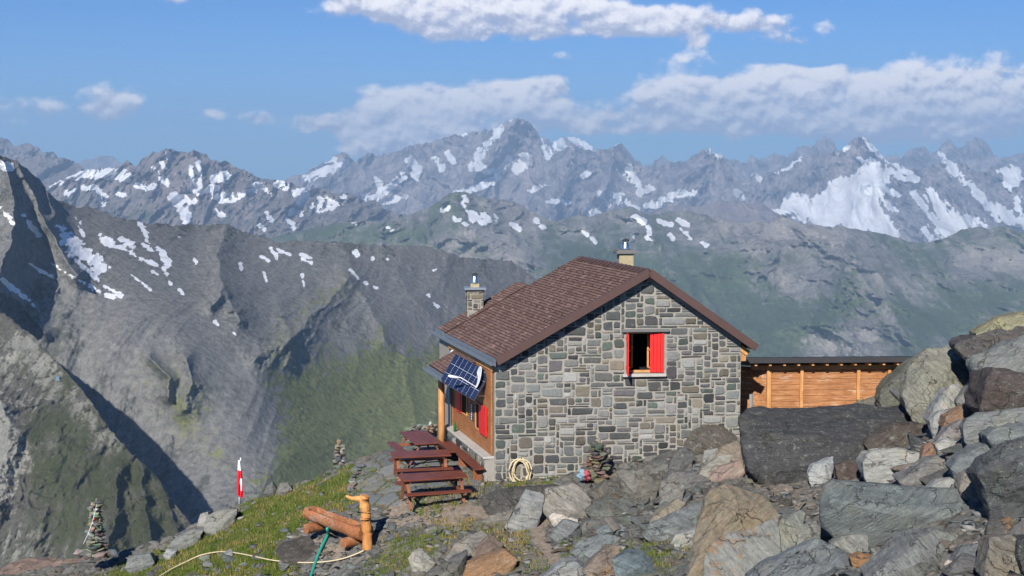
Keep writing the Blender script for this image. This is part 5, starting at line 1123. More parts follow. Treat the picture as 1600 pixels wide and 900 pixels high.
def rough_hull(pts, seed, size, det=4, disp=.05, strata=None, maxv=5200):
    bm = bmesh.new()
    for p in pts: bm.verts.new(p)
    r_ = bmesh.ops.convex_hull(bm, input=bm.verts[:])
    bmesh.ops.delete(bm, geom=[v for v in bm.verts if not v.link_faces], context='VERTS')
    bmesh.ops.dissolve_limit(bm, angle_limit=R(7), verts=bm.verts[:], edges=bm.edges[:])
    bmesh.ops.bevel(bm, geom=bm.edges[:] , offset=size * .012, segments=1, affect='EDGES', clamp_overlap=True)
    bmesh.ops.triangulate(bm, faces=bm.faces[:])
    for it in range(7):
        L = size * (.5 ** it) * .5
        if L < size / (2 ** (det + .3)) or len(bm.verts) > maxv: break
        es = [e for e in bm.edges if e.calc_length() > L]
        if es: bmesh.ops.subdivide_edges(bm, edges=es, cuts=1); bmesh.ops.triangulate(bm, faces=[f for f in bm.faces if len(f.verts) > 3])
    off = Vector((seed * 3.7, seed * 1.3, seed * 7.1)); st = (strata or Vector((.25, -.3, 1))).normalized()
    bm.normal_update(); nrm = [v.normal.copy() for v in bm.verts]
    for v, n_ in zip(bm.verts, nrm):
        q = v.co / size
        h = st.dot(v.co)
        a = mn.fractal(q * 2.6 + off, .9, 2.1, 4)
        lay = mn.noise(Vector((h / size * 9 + .6 * a, seed, q.x * .7))) ; cr = 1 - abs(mn.noise(q * 4.5 + off * 2)) * 2
        ck = mn.fractal(q * 11 + off, .8, 2.1, 3)
        v.co += n_ * size * disp * (a * .8 + lay * .55 * (1 - abs(n_.dot(st))) - .25 * max(cr - .75, 0) + ck * .28)
    return bm
def bm_obj(name, bm, mat, origin, ang=32):
    me = bpy.data.meshes.new(name)
    for v in bm.verts: v.co -= origin
    bmesh.ops.recalc_face_normals(bm, faces=bm.faces)
    bm.to_mesh(me); bm.free(); me.polygons.foreach_set('use_smooth', np.ones(len(me.polygons), bool)); me.set_sharp_from_angle(angle=R(ang)); me.materials.append(mat)
    o = bpy.data.objects.new(name, me); COL.objects.link(o); o.location = origin; return o
GREY = (.18,.18,.168); BLUE = (.165,.182,.182); DARK = (.062,.062,.064); LIGHT = (.32,.32,.30); BROWN = (.15,.125,.10); GOLD = (.28,.21,.12); RUST = (.25,.17,.10); WHITE = (.5,.49,.47); GREEN_ = (.20,.205,.165); PINK = (.27,.20,.17)
def hero(pts, label, col, rust=1.0, tilt=.5, thick=.7, dY=0.0, seed=None, Y=None, disp=.045, bulge=.22, fwd=None, name='boulder', cat='boulder', det=4, depthv=None, strata=None):
    us_ = [p[0] for p in pts]; vs_ = [p[1] for p in pts]; uc = sum(us_) / len(us_); vb, vt = max(vs_), min(vs_)
    vb_ = min(depthv or vb, 905)
    uq = min(max(uc, 0), 1600); Yb = GI(uq, vb_).y - .08 + dY
    Ytop = GI(uq, vt).y - .12
    hgt = (vb - vt) / F * Yb; wid = (max(us_) - min(us_)) / F * Yb; size = max(hgt, wid)
    rg = random.Random(seed or int(uc * 7 + vt)); P = []
    for it_ in pts:
        u, v = it_[:2]
        if len(it_) > 2: P.append(W(u, v, Yb + it_[2])); continue
        f = (vb - v) / max(vb - vt, 1); P.append(W(u, v, min(Yb + tilt * hgt * f * 1.6, max(Yb + (Ytop - Yb) * f, Yb))))
    cen_ = sum(P, Vector()) / len(P)
    for p in list(P):                                   # the far side: pulled in, lower, at its own depth
        q = cen_ + (p - cen_) * .8 + Vector((0, size * thick, -size * thick * .12)); P.append(q)
    base_ = [W(u, vb + 3, Yb) + Vector((0, .1, -size * .22)) for u in (min(us_) * .75 + max(us_) * .25, min(us_) * .25 + max(us_) * .75)]; P += base_
    if fwd:
        for (u, v, m_) in fwd:
            f = (vb - v) / max(vb - vt, 1); Yq = min(Yb + tilt * hgt * f * 1.6, Yb + (Ytop - Yb) * f) - m_; P.append(W(u, v, Yq))
    else:
        for k in range(3):
            a, b = rg.uniform(.25, .75), rg.uniform(.25, .8); u = min(us_) + (max(us_) - min(us_)) * a; v = vt + (vb - vt) * b
            f = (vb - v) / max(vb - vt, 1); P.append(W(u, v, min(Yb + tilt * hgt * f * 1.6, Yb + (Ytop - Yb) * f) - bulge * min(hgt, wid) * rg.uniform(.5, 1.2)))
    bm = rough_hull(P, (uc * .13 + vt * .07) % 50, size, det, disp, strata)
    o = bm_obj(name, bm, M_ROCK, cen_); o.color = (col[0] * .84, col[1] * .84, col[2] * .84, rust); return tag(o, label, cat)
HR = [
 ([(1155,650,1.6),(1172,640,2.2),(1215,635,2.7),(1300,632,3.0),(1420,632,3.0),(1428,641,2.6),(1425,662,2.1),(1400,686,1.2),(1375,705,.7),(1340,720,.4),(1312,745,0),(1240,749,0),(1185,748,0),(1165,738,.1),(1157,700,.5)], 'huge black boulder with a flat top in front of the wooden shed', DARK, dict(Y=32.0, tilt=.65, thick=.35, fwd=[(1185,676,.35),(1250,684,.5),(1330,692,.25),(1290,728,.35),(1190,736,.3)], disp=.035, det=5)),
 ([(1158,700),(1175,672),(1215,668),(1262,682),(1292,700),(1310,722),(1300,744),(1240,748),(1185,747),(1165,738)], 'black bulge added to the foot of the huge flat topped boulder', (.055,.056,.058), dict(fwd=[(1205,700,.5),(1255,715,.35),(1195,735,.25)], thick=.3, tilt=.3, dY=-.25)),  # part of the same boulder, added to break up its flat face
 ([(1350,748),(1352,735),(1372,722),(1400,724),(1405,745),(1380,755)], 'cracked grey stone at the foot of the smooth pale grey rock', (.22,.22,.2), dict()),
 ([(1350,695),(1354,688),(1380,672),(1405,661),(1440,660),(1456,670),(1465,690),(1452,704),(1400,706),(1362,706)], 'dark brown lens shaped rock overhanging a pale grey one', (.085,.07,.06), dict(Y=30.6)),
 ([(1347,723),(1355,710),(1375,702),(1400,700),(1438,706),(1445,715),(1432,735),(1400,752),(1352,750)], 'smooth pale grey rock under the dark brown lens shaped one', LIGHT, dict(Y=30.2, bulge=.08)),
 ([(1262,742),(1270,726),(1285,720),(1302,713),(1303,724),(1299,748),(1285,757),(1264,749)], 'bright grey pointed stone against the black boulder', (.36,.37,.38), dict(Y=29.6, bulge=.25)),
 ([(1305,728),(1320,722),(1345,725),(1352,748),(1330,754),(1308,746)], 'small dark brown block with a grey cap next to the bright pointed stone', (.09,.065,.055), dict(Y=29.4)),
 ([(1282,757),(1300,748),(1340,749),(1380,751),(1440,762),(1500,768),(1528,782),(1556,822),(1540,829),(1500,832),(1430,836),(1360,833),(1300,828),(1279,815),(1277,790)], 'long blue grey slab, the largest block of the front scree', (.165,.185,.185), dict(Y=21.6, tilt=.45, thick=.25, fwd=[(1300,780,.5),(1390,800,.45),(1480,795,.4),(1530,812,.3),(1420,775,.25),(1330,826,.1)], det=5, disp=.022)),
 ([(1524,742),(1550,715),(1580,695),(1600,688),(1690,676),(1700,800),(1600,808),(1575,795),(1560,778),(1545,762)], 'black speckled boulder jutting in from the edge above a deep shadow', (.10,.105,.105), dict(Y=18.6, tilt=.1, thick=.5, fwd=[(1580,730,.4),(1640,750,.4),(1570,770,.1)], det=5)),
 ([(1501,668),(1510,655),(1540,645),(1600,636),(1690,630),(1690,662),(1600,668),(1550,685),(1522,691),(1505,688)], 'thick layered grey slab lying across the upper scree', (.19,.20,.195), dict(Y=25.2, thick=.3, tilt=.3)),
 ([(1543,682),(1560,668),(1600,663),(1660,660),(1660,700),(1600,705),(1560,700)], 'rounded blue grey block below the thick layered slab', BLUE, dict(Y=24.2)),
 ([(1529,642),(1534,612),(1550,575),(1600,590),(1690,600),(1690,640),(1600,640),(1560,645)], 'dark brown triangular boulder with a white quartz edge', (.085,.068,.062), dict(Y=27.6, tilt=.3, fwd=[(1545,600,.25),(1600,615,.2)])),
 ([(1518,572),(1520,560),(1545,548),(1600,527),(1690,505),(1690,600),(1600,596),(1550,590),(1537,597),(1524,588)], 'big grey striped boulder on top of the scree', (.20,.21,.20), dict(Y=30.0, tilt=.5, thick=.4, fwd=[(1540,575,.5),(1600,560,.4)])),
 ([(1494,541),(1500,533),(1540,518),(1600,512),(1690,503),(1690,535),(1560,548),(1520,560),(1508,553)], 'dark flat slab capping the top of the scree', (.085,.078,.078), dict(Y=32.2, thick=.4, tilt=.4)),
 ([(1525,522),(1545,510),(1570,497),(1600,488),(1690,476),(1690,520),(1600,522)], 'yellowish lichen covered rock at the very top of the scree', (.27,.255,.16), dict(Y=34.8, thick=.5)),
 ([(1412,600),(1418,575),(1440,550),(1450,543),(1480,541),(1510,550),(1522,572),(1520,598),(1500,615),(1462,645),(1440,652),(1415,640),(1410,620)], 'tall olive grey outcrop standing beside the end of the shed', (.245,.24,.195), dict(Y=33.6, tilt=.55, thick=.5, fwd=[(1440,590,.6),(1480,580,.5),(1450,630,.4)], det=5)),
 ([(1373,627),(1378,608),(1400,590),(1420,566),(1436,556),(1430,600),(1424,625),(1400,636)], 'darker greenish rock leaning on the olive outcrop at the shed wall', (.13,.13,.105), dict(Y=34.6, tilt=.5)),
 ([(1370,632),(1385,622),(1405,622),(1418,636),(1400,640)], 'small black wedge at the foot of the olive outcrop', DARK, dict(Y=34.0)),
 ([(1450,660),(1460,632),(1484,603),(1500,600),(1503,612),(1496,640),(1480,658),(1465,664)], 'grey upright stone with a white quartz top', (.30,.30,.29), dict(Y=30.5, tilt=.4)),
 ([(1493,628),(1505,610),(1528,594),(1536,602),(1530,630),(1500,638)], 'grey tilted block between the quartz topped stone and the brown triangle', GREY, dict(Y=29.5)),
 ([(1473,668),(1478,650),(1510,632),(1531,624),(1529,644),(1502,656),(1482,674)], 'orange brown slab leaning diagonally in the upper scree', (.24,.15,.095), dict(Y=28.6, rust=.9)),
 ([(1452,657),(1470,641),(1490,638),(1482,665),(1475,680),(1460,672)], 'pale broken stone beside the orange brown leaning slab', LIGHT, dict(Y=29.6)),
 ([(1402,752),(1430,733),(1460,715),(1482,711),(1487,726),(1452,757),(1412,757)], 'striped slab tilted down toward the long blue grey slab', (.19,.185,.175), dict(Y=25.5, rust=.95)),
 ([(1448,767),(1470,750),(1495,747),(1502,760),(1490,770)], 'pale grey block wedged behind the long slab', LIGHT, dict(Y=24.0)),
 ([(1484,732),(1500,715),(1530,700),(1560,684),(1567,700),(1530,726),(1512,748),(1495,742)], 'blue grey slab slanting toward the black speckled boulder', BLUE, dict(Y=23.2)),
 ([(1498,763),(1505,740),(1525,728),(1540,752),(1546,786),(1520,782)], 'sandy grey block in the gap before the black speckled boulder', (.24,.215,.18), dict(Y=22.6)),
 ([(1440,716),(1444,697),(1456,690),(1466,705),(1452,722)], 'small reddish pointed stone beside the pale smooth rock', (.25,.15,.11), dict(Y=27.5, rust=.85)),
 ([(1460,694),(1480,684),(1496,690),(1491,706),(1468,705)], 'small light broken stone right of the reddish pointed one', (.36,.36,.33), dict(Y=27.5)),
 ([(1484,720),(1500,695),(1532,688),(1515,714),(1495,726)], 'reddish brown slab under the thick layered slab', (.21,.145,.115), dict(Y=25.4, rust=.9)),
 ([(1463,690),(1480,667),(1504,655),(1504,687),(1480,693)], 'violet grey streaked slab beside the thick layered slab', (.22,.20,.20), dict(Y=26.8)),
 ([(1086,850),(1090,815),(1104,785),(1112,765),(1132,757),(1152,760),(1192,775),(1216,800),(1218,815),(1180,835),(1112,850),(1100,905),(1072,905),(1078,870)], 'golden brown foliated boulder with wrinkled bands', (.25,.205,.145), dict(Y=22.9, tilt=.7, thick=.3, fwd=[(1120,800,.4),(1160,790,.35),(1100,860,.3)], rust=.97, det=5, disp=.045)),
 ([(1098,905),(1101,860),(1120,842),(1180,825),(1214,810),(1212,850),(1222,872),(1172,890),(1157,908)], 'salt and pepper grey slab with a large orange face', (.25,.255,.235), dict(Y=20.6, tilt=.7, thick=.2, rust=.84, fwd=[(1180,850,.15),(1130,880,.1)])),
 ([(1210,868),(1211,832),(1220,812),(1250,796),(1259,802),(1237,830),(1247,856),(1240,868)], 'upright grey green block between the orange faced slab and the long slab', (.20,.21,.19), dict(Y=21.3)),
 ([(1233,837),(1250,821),(1275,817),(1301,838),(1270,848),(1245,860)], 'flat grey wedge tucked below the left end of the long slab', (.22,.22,.20), dict(Y=20.9)),
 ([(1150,912),(1182,886),(1250,864),(1276,843),(1312,860),(1352,890),(1372,915)], 'broad slate blue slab cut by the bottom edge of the scene', (.16,.175,.185), dict(Y=18.4, tilt=.7, thick=.25, fwd=[(1270,880,.2)], det=5)),
 ([(1352,910),(1385,880),(1412,858),(1436,833),(1457,830),(1478,860),(1472,885),(1440,905),(1430,912)], 'pointed grey pyramid shaped block in the lowest scree', (.23,.235,.225), dict(Y=18.9, fwd=[(1432,845,.3),(1438,880,.45)], tilt=.4)),
 ([(1298,852),(1318,837),(1356,834),(1358,867),(1330,870)], 'speckled grey block directly under the long slab', (.24,.24,.22), dict(Y=20.2)),
 ([(1328,872),(1345,866),(1372,870),(1352,888)], 'flat orange stone beside the slate blue slab', (.33,.19,.10), dict(Y=19.6, rust=.8)),
 ([(1360,857),(1374,855),(1382,870),(1364,872)], 'small grey wedge beside the flat orange stone', GREY, dict(Y=20.0)),
 ([(1475,880),(1481,874),(1515,887),(1518,895),(1510,896)], 'pinkish white bar shaped stone in the lowest scree', (.52,.45,.41), dict(Y=18.6, thick=.3, bulge=.3)),
 ([(1536,905),(1542,868),(1547,840),(1580,835),(1602,850),(1625,905)], 'brownish grey block holding the moss cushion', (.19,.17,.14), dict(Y=17.6, rust=.95)),
 ([(1488,884),(1500,856),(1530,850),(1537,882),(1520,893)], 'blue grey block beside the pinkish bar shaped stone', BLUE, dict(Y=19.0)),
 ([(1535,834),(1550,824),(1567,830),(1560,839),(1540,841)], 'small cream coloured stone in the shadow of the black speckled boulder', (.50,.44,.36), dict(Y=19.6)),
 ([(1432,836),(1460,828),(1482,832),(1502,845),(1472,857)], 'flat greenish stone under the right half of the long slab', (.20,.21,.19), dict(Y=20.0)),
 ([(1588,862),(1600,840),(1690,835),(1690,905),(1596,892)], 'black rock at the bottom corner of the scree', (.07,.072,.07), dict(Y=16.6)),
 ([(747,777),(765,768),(800,760),(845,757),(880,757),(852,766),(822,792),(792,802),(756,800),(750,790)], 'dark leaning slab in front of the hose coil', (.085,.08,.075), dict(Y=31.2, tilt=.9, thick=.2, fwd=[(790,785,.2)])),
 ([(788,825),(815,781),(821,765),(845,769),(851,775),(848,800),(840,816),(815,827)], 'silvery grey folded rock below the dark leaning slab', (.27,.275,.27), dict(Y=29.6)),
 ([(848,797),(852,765),(895,755),(902,770),(926,780),(930,802),(915,812),(852,799)], 'layered light brown block in front of the stone wall', (.27,.25,.22), dict(Y=30.6, disp=.06)),
 ([(921,771),(945,752),(962,752),(976,766),(966,779),(930,779)], 'dark triangular stone between the cairn and the flat lichened slab', (.12,.115,.105), dict(Y=31.2)),
 ([(965,738),(972,733),(1008,734),(1016,750),(1030,762),(1021,776),(1000,788),(986,780),(974,765)], 'large brownish grey block with a pale vein beside the wall cairn', (.20,.185,.16), dict(Y=31.2, fwd=[(1000,750,.3),(990,770,.3)])),
 ([(1030,792),(1032,752),(1055,744),(1071,758),(1067,782),(1046,796)], 'upright wrinkled grey block right of the brownish grey one', (.215,.205,.185), dict(Y=30.2)),
 ([(914,797),(930,783),(990,778),(997,785),(990,800),(950,806),(920,805)], 'flat dark slab with white lichen patches', (.13,.135,.12), dict(Y=29.6, rust=1, tilt=1.0, thick=.3)),
 ([(1014,822),(1020,808),(1060,780),(1071,785),(1056,806),(1030,820)], 'striped tan wedge leaning over a long grey slab', (.26,.225,.17), dict(Y=28.2)),
 ([(1004,837),(1015,820),(1080,790),(1101,785),(1096,806),(1040,836),(1010,842)], 'long grey green slab under the striped tan wedge', (.19,.205,.20), dict(Y=27.6, tilt=1.0, thick=.3)),
 ([(929,828),(960,815),(979,822),(976,832),(940,835)], 'small blue slab in the scree before the hut', (.18,.205,.215), dict(Y=27.6)),
 ([(965,809),(985,805),(1001,822),(980,823)], 'thin dark green flake beside the small blue slab', (.11,.125,.115), dict(Y=27.9)),
 ([(889,862),(905,845),(950,834),(971,840),(951,856),(926,870),(902,870)], 'wide blue grey slab above the rust sided rock', (.21,.23,.23), dict(Y=26.2, tilt=1.0, thick=.3, rust=.96)),
 ([(908,890),(950,850),(969,854),(962,905),(925,908)], 'grey rock with a rust coloured side at the bottom centre', (.21,.17,.14), dict(Y=24.9, rust=.88)),
 ([(957,875),(985,862),(1010,864),(1021,880),(1030,910),(962,910)], 'slate blue boulder at the bottom centre', (.14,.175,.19), dict(Y=24.2, fwd=[(1000,885,.3)])),
 ([(1047,852),(1055,835),(1090,825),(1098,848),(1060,857)], 'pale grey rock beside the golden brown boulder', (.30,.30,.28), dict(Y=24.8)),
 ([(838,910),(860,893),(880,879),(902,878),(932,900),(935,912)], 'silvery grey rock cut by the lower edge next to the path', (.25,.26,.265), dict(Y=24.9)),
 ([(858,838),(880,812),(906,818),(896,832),(870,845)], 'blue grey rock beside the end of the footpath', (.19,.20,.20), dict(Y=27.6)),
 ([(857,808),(864,801),(903,812),(904,820)], 'white and pink quartz sliver', (.58,.52,.46), dict(Y=28.5, thick=.2)),
 ([(637,873),(645,862),(660,859),(681,880),(664,896),(643,889)], 'pale lumpy boulder standing alone on the turf', (.38,.36,.31), dict(Y=28.3, fwd=[(655,875,.25)])),
 ([(692,874),(705,858),(752,828),(762,835),(742,862),(702,878)], 'long grey slab slanting up beside the path', (.25,.23,.21), dict(Y=28.2, tilt=1.0, thick=.2, rust=.97)),
 ([(718,908),(730,880),(748,884),(790,860),(810,875),(792,897),(765,908)], 'rusty orange rock near the bottom of the path', (.30,.18,.10), dict(Y=26.6, rust=.82)),
 ([(743,855),(765,832),(787,850),(772,872),(742,876)], 'brown rock above the rusty orange one', (.17,.125,.10), dict(Y=27.3, rust=.92)),
 ([(684,898),(700,875),(732,860),(716,886),(692,905)], 'dark grey rock between the pale lumpy boulder and the rusty one', (.12,.12,.115), dict(Y=27.6)),
 ([(754,815),(785,800),(802,797),(796,811),(762,818)], 'low grey brown stone under the dark leaning slab', (.20,.185,.16), dict(Y=29.8)),
 ([(1067,697),(1078,672),(1100,662),(1130,665),(1153,682),(1156,692),(1122,710),(1085,706)], 'dark brown boulder leaning on the foot of the stone wall', (.10,.088,.075), dict(Y=33.2, thick=.3)),
 ([(1043,735),(1050,715),(1070,698),(1086,710),(1072,727),(1060,738)], 'black and white streaked rock at the foot of the wall', (.12,.12,.12), dict(Y=32.6)),
 ([(1088,745),(1100,728),(1128,711),(1146,710),(1140,722),(1116,738),(1105,750)], 'pale plank shaped stone left of the black boulder', (.33,.31,.27), dict(Y=31.2, thick=.2)),
 ([(1106,750),(1130,727),(1160,720),(1164,738),(1140,746)], 'pinkish flat stone under the plank shaped one', (.30,.225,.195), dict(Y=30.8)),
 ([(1118,712),(1130,696),(1155,689),(1162,722),(1150,722)], 'grey stone with an orange top beside the black boulder', (.24,.20,.16), dict(Y=31.8, rust=.86)),
 ([(1098,722),(1100,704),(1122,700),(1124,714)], 'light grey block behind the plank shaped stone', (.28,.28,.26), dict(Y=32.2)),
 ([(1036,752),(1050,736),(1085,738),(1112,750),(1080,764),(1050,764)], 'flat dark grey stone before the black and white streaked rock', (.16,.155,.15), dict(Y=30.6)),
 ([(308,822),(312,803),(325,799),(329,815),(318,827)], 'rounded pale stone on the edge of the turf slope', (.33,.32,.29), dict(Y=37.2)),
 ([(317,828),(325,805),(345,797),(371,796),(352,816),(330,832)], 'mottled grey rock next to the rounded pale stone at the slope edge', (.26,.255,.23), dict(Y=37.2)),
 ([(260,854),(275,840),(300,828),(319,826),(311,842),(280,856)], 'grey rock lower down the turf edge', (.23,.235,.22), dict(Y=36.6)),
 ([(194,888),(200,870),(235,864),(241,880),(212,893)], 'flat blue grey rock near the tall cairn', (.21,.225,.22), dict(Y=36.0)),
 ([(254,867),(262,857),(276,861),(263,874)], 'small bright stone below the turf edge rocks', (.36,.37,.37), dict(Y=36.2)),
 ([(-60,930),(0,898),(12,884),(40,875),(80,875),(155,874),(158,925),(0,935)], 'flat pinkish slab with orange lichen in the bottom left corner', (.26,.185,.15), dict(Y=32.5, rust=.90, tilt=1.2, thick=.2)),
 ([(411,772),(415,760),(425,753),(433,765),(428,774)], 'dark stone with a white spot on the rim beside the flag', (.13,.13,.13), dict(Y=38.2)),
 ([(432,768),(438,755),(450,754),(457,765),(445,773)], 'round grey stone on the rim right of the dark one', (.20,.19,.175), dict(Y=38.2)),
 ([(428,858),(440,846),(470,839),(545,845),(550,866),(512,874),(440,876)], 'low dark mound of gravelly earth under the trough', (.085,.075,.065), dict(Y=30.9, tilt=1.4, thick=.2, disp=.03)),
]
for it in HR:
    kw = dict(it[3]); 
    hero(it[0], it[1], it[2], **kw)
# ------------------------------------------------------------------ cairns
def stone_shape(seed, flat=.45, n=11):
    rg = random.Random(seed); P = []
    for k in range(n):
        v = Vector((rg.gauss(0, 1), rg.gauss(0, 1), rg.gauss(0, 1))).normalized() * rg.uniform(.75, 1.1); P.append(Vector((v.x, v.y * rg.uniform(.7, 1), v.z * flat)))
    bm = bmesh.new()
    for p in P: bm.verts.new(p)
    bmesh.ops.convex_hull(bm, input=bm.verts[:]); bmesh.ops.delete(bm, geom=[v for v in bm.verts if not v.link_faces], context='VERTS')
    bmesh.ops.bevel(bm, geom=bm.edges[:], offset=.025, segments=1, affect='EDGES', clamp_overlap=True); bmesh.ops.triangulate(bm, faces=bm.faces[:])
    bmesh.ops.subdivide_edges(bm, edges=[e for e in bm.edges if e.calc_length() > .5], cuts=1); bmesh.ops.triangulate(bm, faces=bm.faces[:])
    bm.normal_update()
    for v in bm.verts: v.co += v.normal * .07 * mn.fractal(v.co * 2 + Vector((seed, 0, 0)), .9, 2, 3)
    bmesh.ops.recalc_face_normals(bm, faces=bm.faces)
    me = bpy.data.meshes.new('stone'); bm.to_mesh(me); bm.free(); me.polygons.foreach_set('use_smooth', np.ones(len(me.polygons), bool)); me.set_sharp_from_angle(angle=R(30)); me.materials.append(M_ROCK); return me
FLATS = [stone_shape(100 + i, .28) for i in range(8)]; CHUNKS = [stone_shape(200 + i, .62) for i in range(8)]
SLABS = [stone_shape(300 + i, .22, 9) for i in range(6)]
def put(me, name, loc, sc, rz, col, rust=1, parent=None, tiltx=0, tilty=0):
    o = bpy.data.objects.new(name, me); COL.objects.link(o); o.color = (*col, rust); o.rotation_euler = (tiltx, tilty, rz); o.scale = sc
    if parent is not None: o.parent = parent; o.location = Vector(loc) - parent.location
    else: o.location = loc
    return o
def cairn(u, vb, vt, w0, w1, Y, lab, cols, n, seed, top=None, spread=0):
    b = W(u, vb, Y); tp = W(u, vt, Y); h = tp.z - b.z; t = thing('stone_cairn', lab, 'cairn', b, 'stone cairns'); rg = random.Random(seed)
    del t['group']
    z = b.z; i = 0; per = 2
    while z < tp.z - .03 and i < 96:
        f = (z - b.z) / h; r_ = (w0 + (w1 - w0) * f ** .8) / 2 / F * Y; th = rg.uniform(.06, .12) * (1.1 - .25 * f)
        k = 4 if r_ > .26 else (3 if r_ > .16 else (2 if r_ > .11 else 1))
        a0 = rg.uniform(0, 6.28)
        for j in range(k):
            a = a0 + j * 6.283 / k; rr = r_ * (.5 if k > 1 else 0)
            s_ = r_ * (.58 if k > 1 else 1.0) * rg.uniform(.75, 1.1)
            c = rg.choice(cols); c = tuple(x * rg.uniform(.75, 1.25) for x in c)
            put(rg.choice(CHUNKS), 'stone', (b.x + rr * math.cos(a), b.y + rr * math.sin(a), z + th / 2), (s_ * 1.1, s_, th * 1.25), rg.uniform(0, 6.28), c, 1, t, rg.uniform(-.14, .14), rg.uniform(-.14, .14)); i += 1
        z += th * .95
    for j in range(spread):
        a = rg.uniform(0, 6.28); rr = w0 / F * Y * rg.uniform(.45, .8); s_ = rg.uniform(.12, .26)
        put(rg.choice(CHUNKS), 'stone', (b.x + rr * math.cos(a), b.y + rr * .6 * math.sin(a), b.z + s_ * .2), (s_, s_, s_), rg.uniform(0, 6), tuple(x * rg.uniform(.8, 1.2) for x in rg.choice(cols)), 1, t)
    if top: put(CHUNKS[top[0]], 'cap_stone', (tp.x, tp.y, tp.z + top[1] * .4), (top[1] * .55, top[1] * .55, top[1] * 1.25), .5, top[2], top[3], t)
    return t
G3 = [(.24,.23,.20),(.30,.28,.24),(.16,.155,.14),(.36,.33,.28)]
c1 = cairn(151, 866, 783, 40, 23, 35.9, 'tall slender cairn with faded prayer flags at the lower left', G3, 60, 3, (1, .09, (.3,.3,.28), 1), 14)
b = W(151, 866, 35.9)
sl_ = thing('prayer_flags', 'string of tiny faded coloured flags hanging down the tall slender cairn', 'prayer flags', W(146, 800, 35.4))
cordpts = smoothpts([W(151, 788, 35.6), W(147, 806, 35.5), W(142, 822, 35.4), W(137, 835, 35.3), W(130, 850, 35.25)], 5)
V_, F_ = tube(cordpts, .006, 5); child(add_mesh('cord', V_, F_, M_WHITE, None, True), sl_)
for i, cc in enumerate([(.6,.6,.58), (.05,.2,.5), (.6,.05,.05), (.6,.6,.6), (.1,.35,.12), (.55,.08,.1), (.5,.5,.5), (.05,.15,.4)]):
    p = cordpts[2 + i * 2]; mm = simple('cloth_colour', cc, .9, .1, var=.2, bump=0)
    child(add_mesh('pennant', [p, p + Vector((.035, -.01, -.015)), p + Vector((.03, .005, -.055)), p + Vector((-.005, -.01, -.05))], [(0, 1, 2, 3)], mm, None, False), sl_)
cairn(530, 730, 695, 27, 20, 38.4, 'short cairn topped by a pointed orange stone on the terrace rim', G3, 30, 4, (3, .17, (.5,.33,.2), .98), 3)
cairn(934, 751, 694, 54, 34, 33.45, 'thick cairn piled against the stone gable wall', [(.19,.165,.13),(.14,.13,.115),(.24,.20,.155),(.11,.105,.10)], 60, 5, (2, .18, (.42,.37,.28), .97), 3)
cairn(1343, 634, 625, 22, 14, 33.2, 'tiny three stone cairn on top of the black boulder', [(.25,.23,.19)], 6, 6, None, 0)
cairn(672, 675, 664, 22, 12, 40.2, 'little heap of stones on the low wall beyond the tables', [(.33,.2,.12),(.25,.24,.22)], 6, 7, (4, .11, (.55,.55,.53), 1), 0)
# low dry stone walls at the terrace rim
def low_wall(pts, hgt, thick, lab, seed):
    P = [Vector(p) for p in pts]; c = P[0]
    t = thing('low_stone_wall', lab, 'wall', c); rg = random.Random(seed)
    for (a, b2) in zip(P[:-1], P[1:]):
        d = b2 - a; L = d.length; e = d.normalized(); nrm = Vector((e.y, -e.x, 0)).normalized(); x = 0
        lay = max(2, int(hgt / .09))
        for k in range(lay):
            x = rg.uniform(-.1, .05)
            while x < L:
                w_ = rg.uniform(.14, .34); col = tuple(q * rg.uniform(.8, 1.25) for q in rg.choice([(.2,.21,.205),(.15,.16,.16),(.26,.255,.24),(.22,.2,.17)]))
                for sd in (-1, 1):
                    q = a + e * (x + w_ / 2) + nrm * sd * thick * .28; zz = a.z + (b2.z - a.z) * min(max(x / L, 0), 1) - .1 + k * hgt / lay + .04
                    o = put(rg.choice(FLATS), 'stone', (q.x, q.y, zz), (w_ * .56, thick * .36, hgt / lay * 1.9), math.atan2(e.y, e.x) + rg.uniform(-.12, .12), col, 1, t, rg.uniform(-.06, .06), rg.uniform(-.06, .06))
                x += w_ * .95
wb = lambda u, v, z: WZ(u, v, z)
low_wall([wb(634, 684, -.05), wb(662, 678, -.02), wb(690, 676, 0)], .42, .4, 'low dry stone wall closing the terrace beyond the picnic tables', 3)
low_wall([wb(556, 774, -.5), wb(560, 750, -.42), wb(572, 733, -.3)], .30, .45, 'knee high stone edge holding up the left side of the terrace', 4)

# small things by the hut
P = WZ(711, 668, .8)
b_ = onS(711, 668, -.2); pb = H(-.2, b_[0], ZB)
V_, F_ = lathe(pb, [(.045, 0), (.045, .17), (.018, .24), (.018, .29)], 12)
mg, ng_, bg_ = new_mat('green_glass'); bg_.inputs['Base Color'].default_value = (.02, .12, .03, 1); bg_.inputs['Roughness'].default_value = .1
tag(add_mesh('bottle', V_, F_, mg, None, True), 'green glass bottle standing on the pale ledge by the downpipe', 'bottle')
pb = W(697, 662, 40.6)
mp_ = thing('marker_pole', 'slim white pole with a yellow lower part behind the porch post', 'pole', W(698, 690, 40.6))
V_, F_ = tube([W(698, 690, 40.6), W(698, 625, 40.6)], .03, 8); child(add_mesh('pole', V_, F_, M_WHITE, None, True), mp_)
V_, F_ = tube([W(697, 658, 40.5), W(697, 640, 40.5)], .09, 10); child(add_mesh('yellow_sleeve', V_, F_, simple('yellow_plastic', (.75, .55, .03), .5, .3, var=.1, bump=0), None, False), mp_)
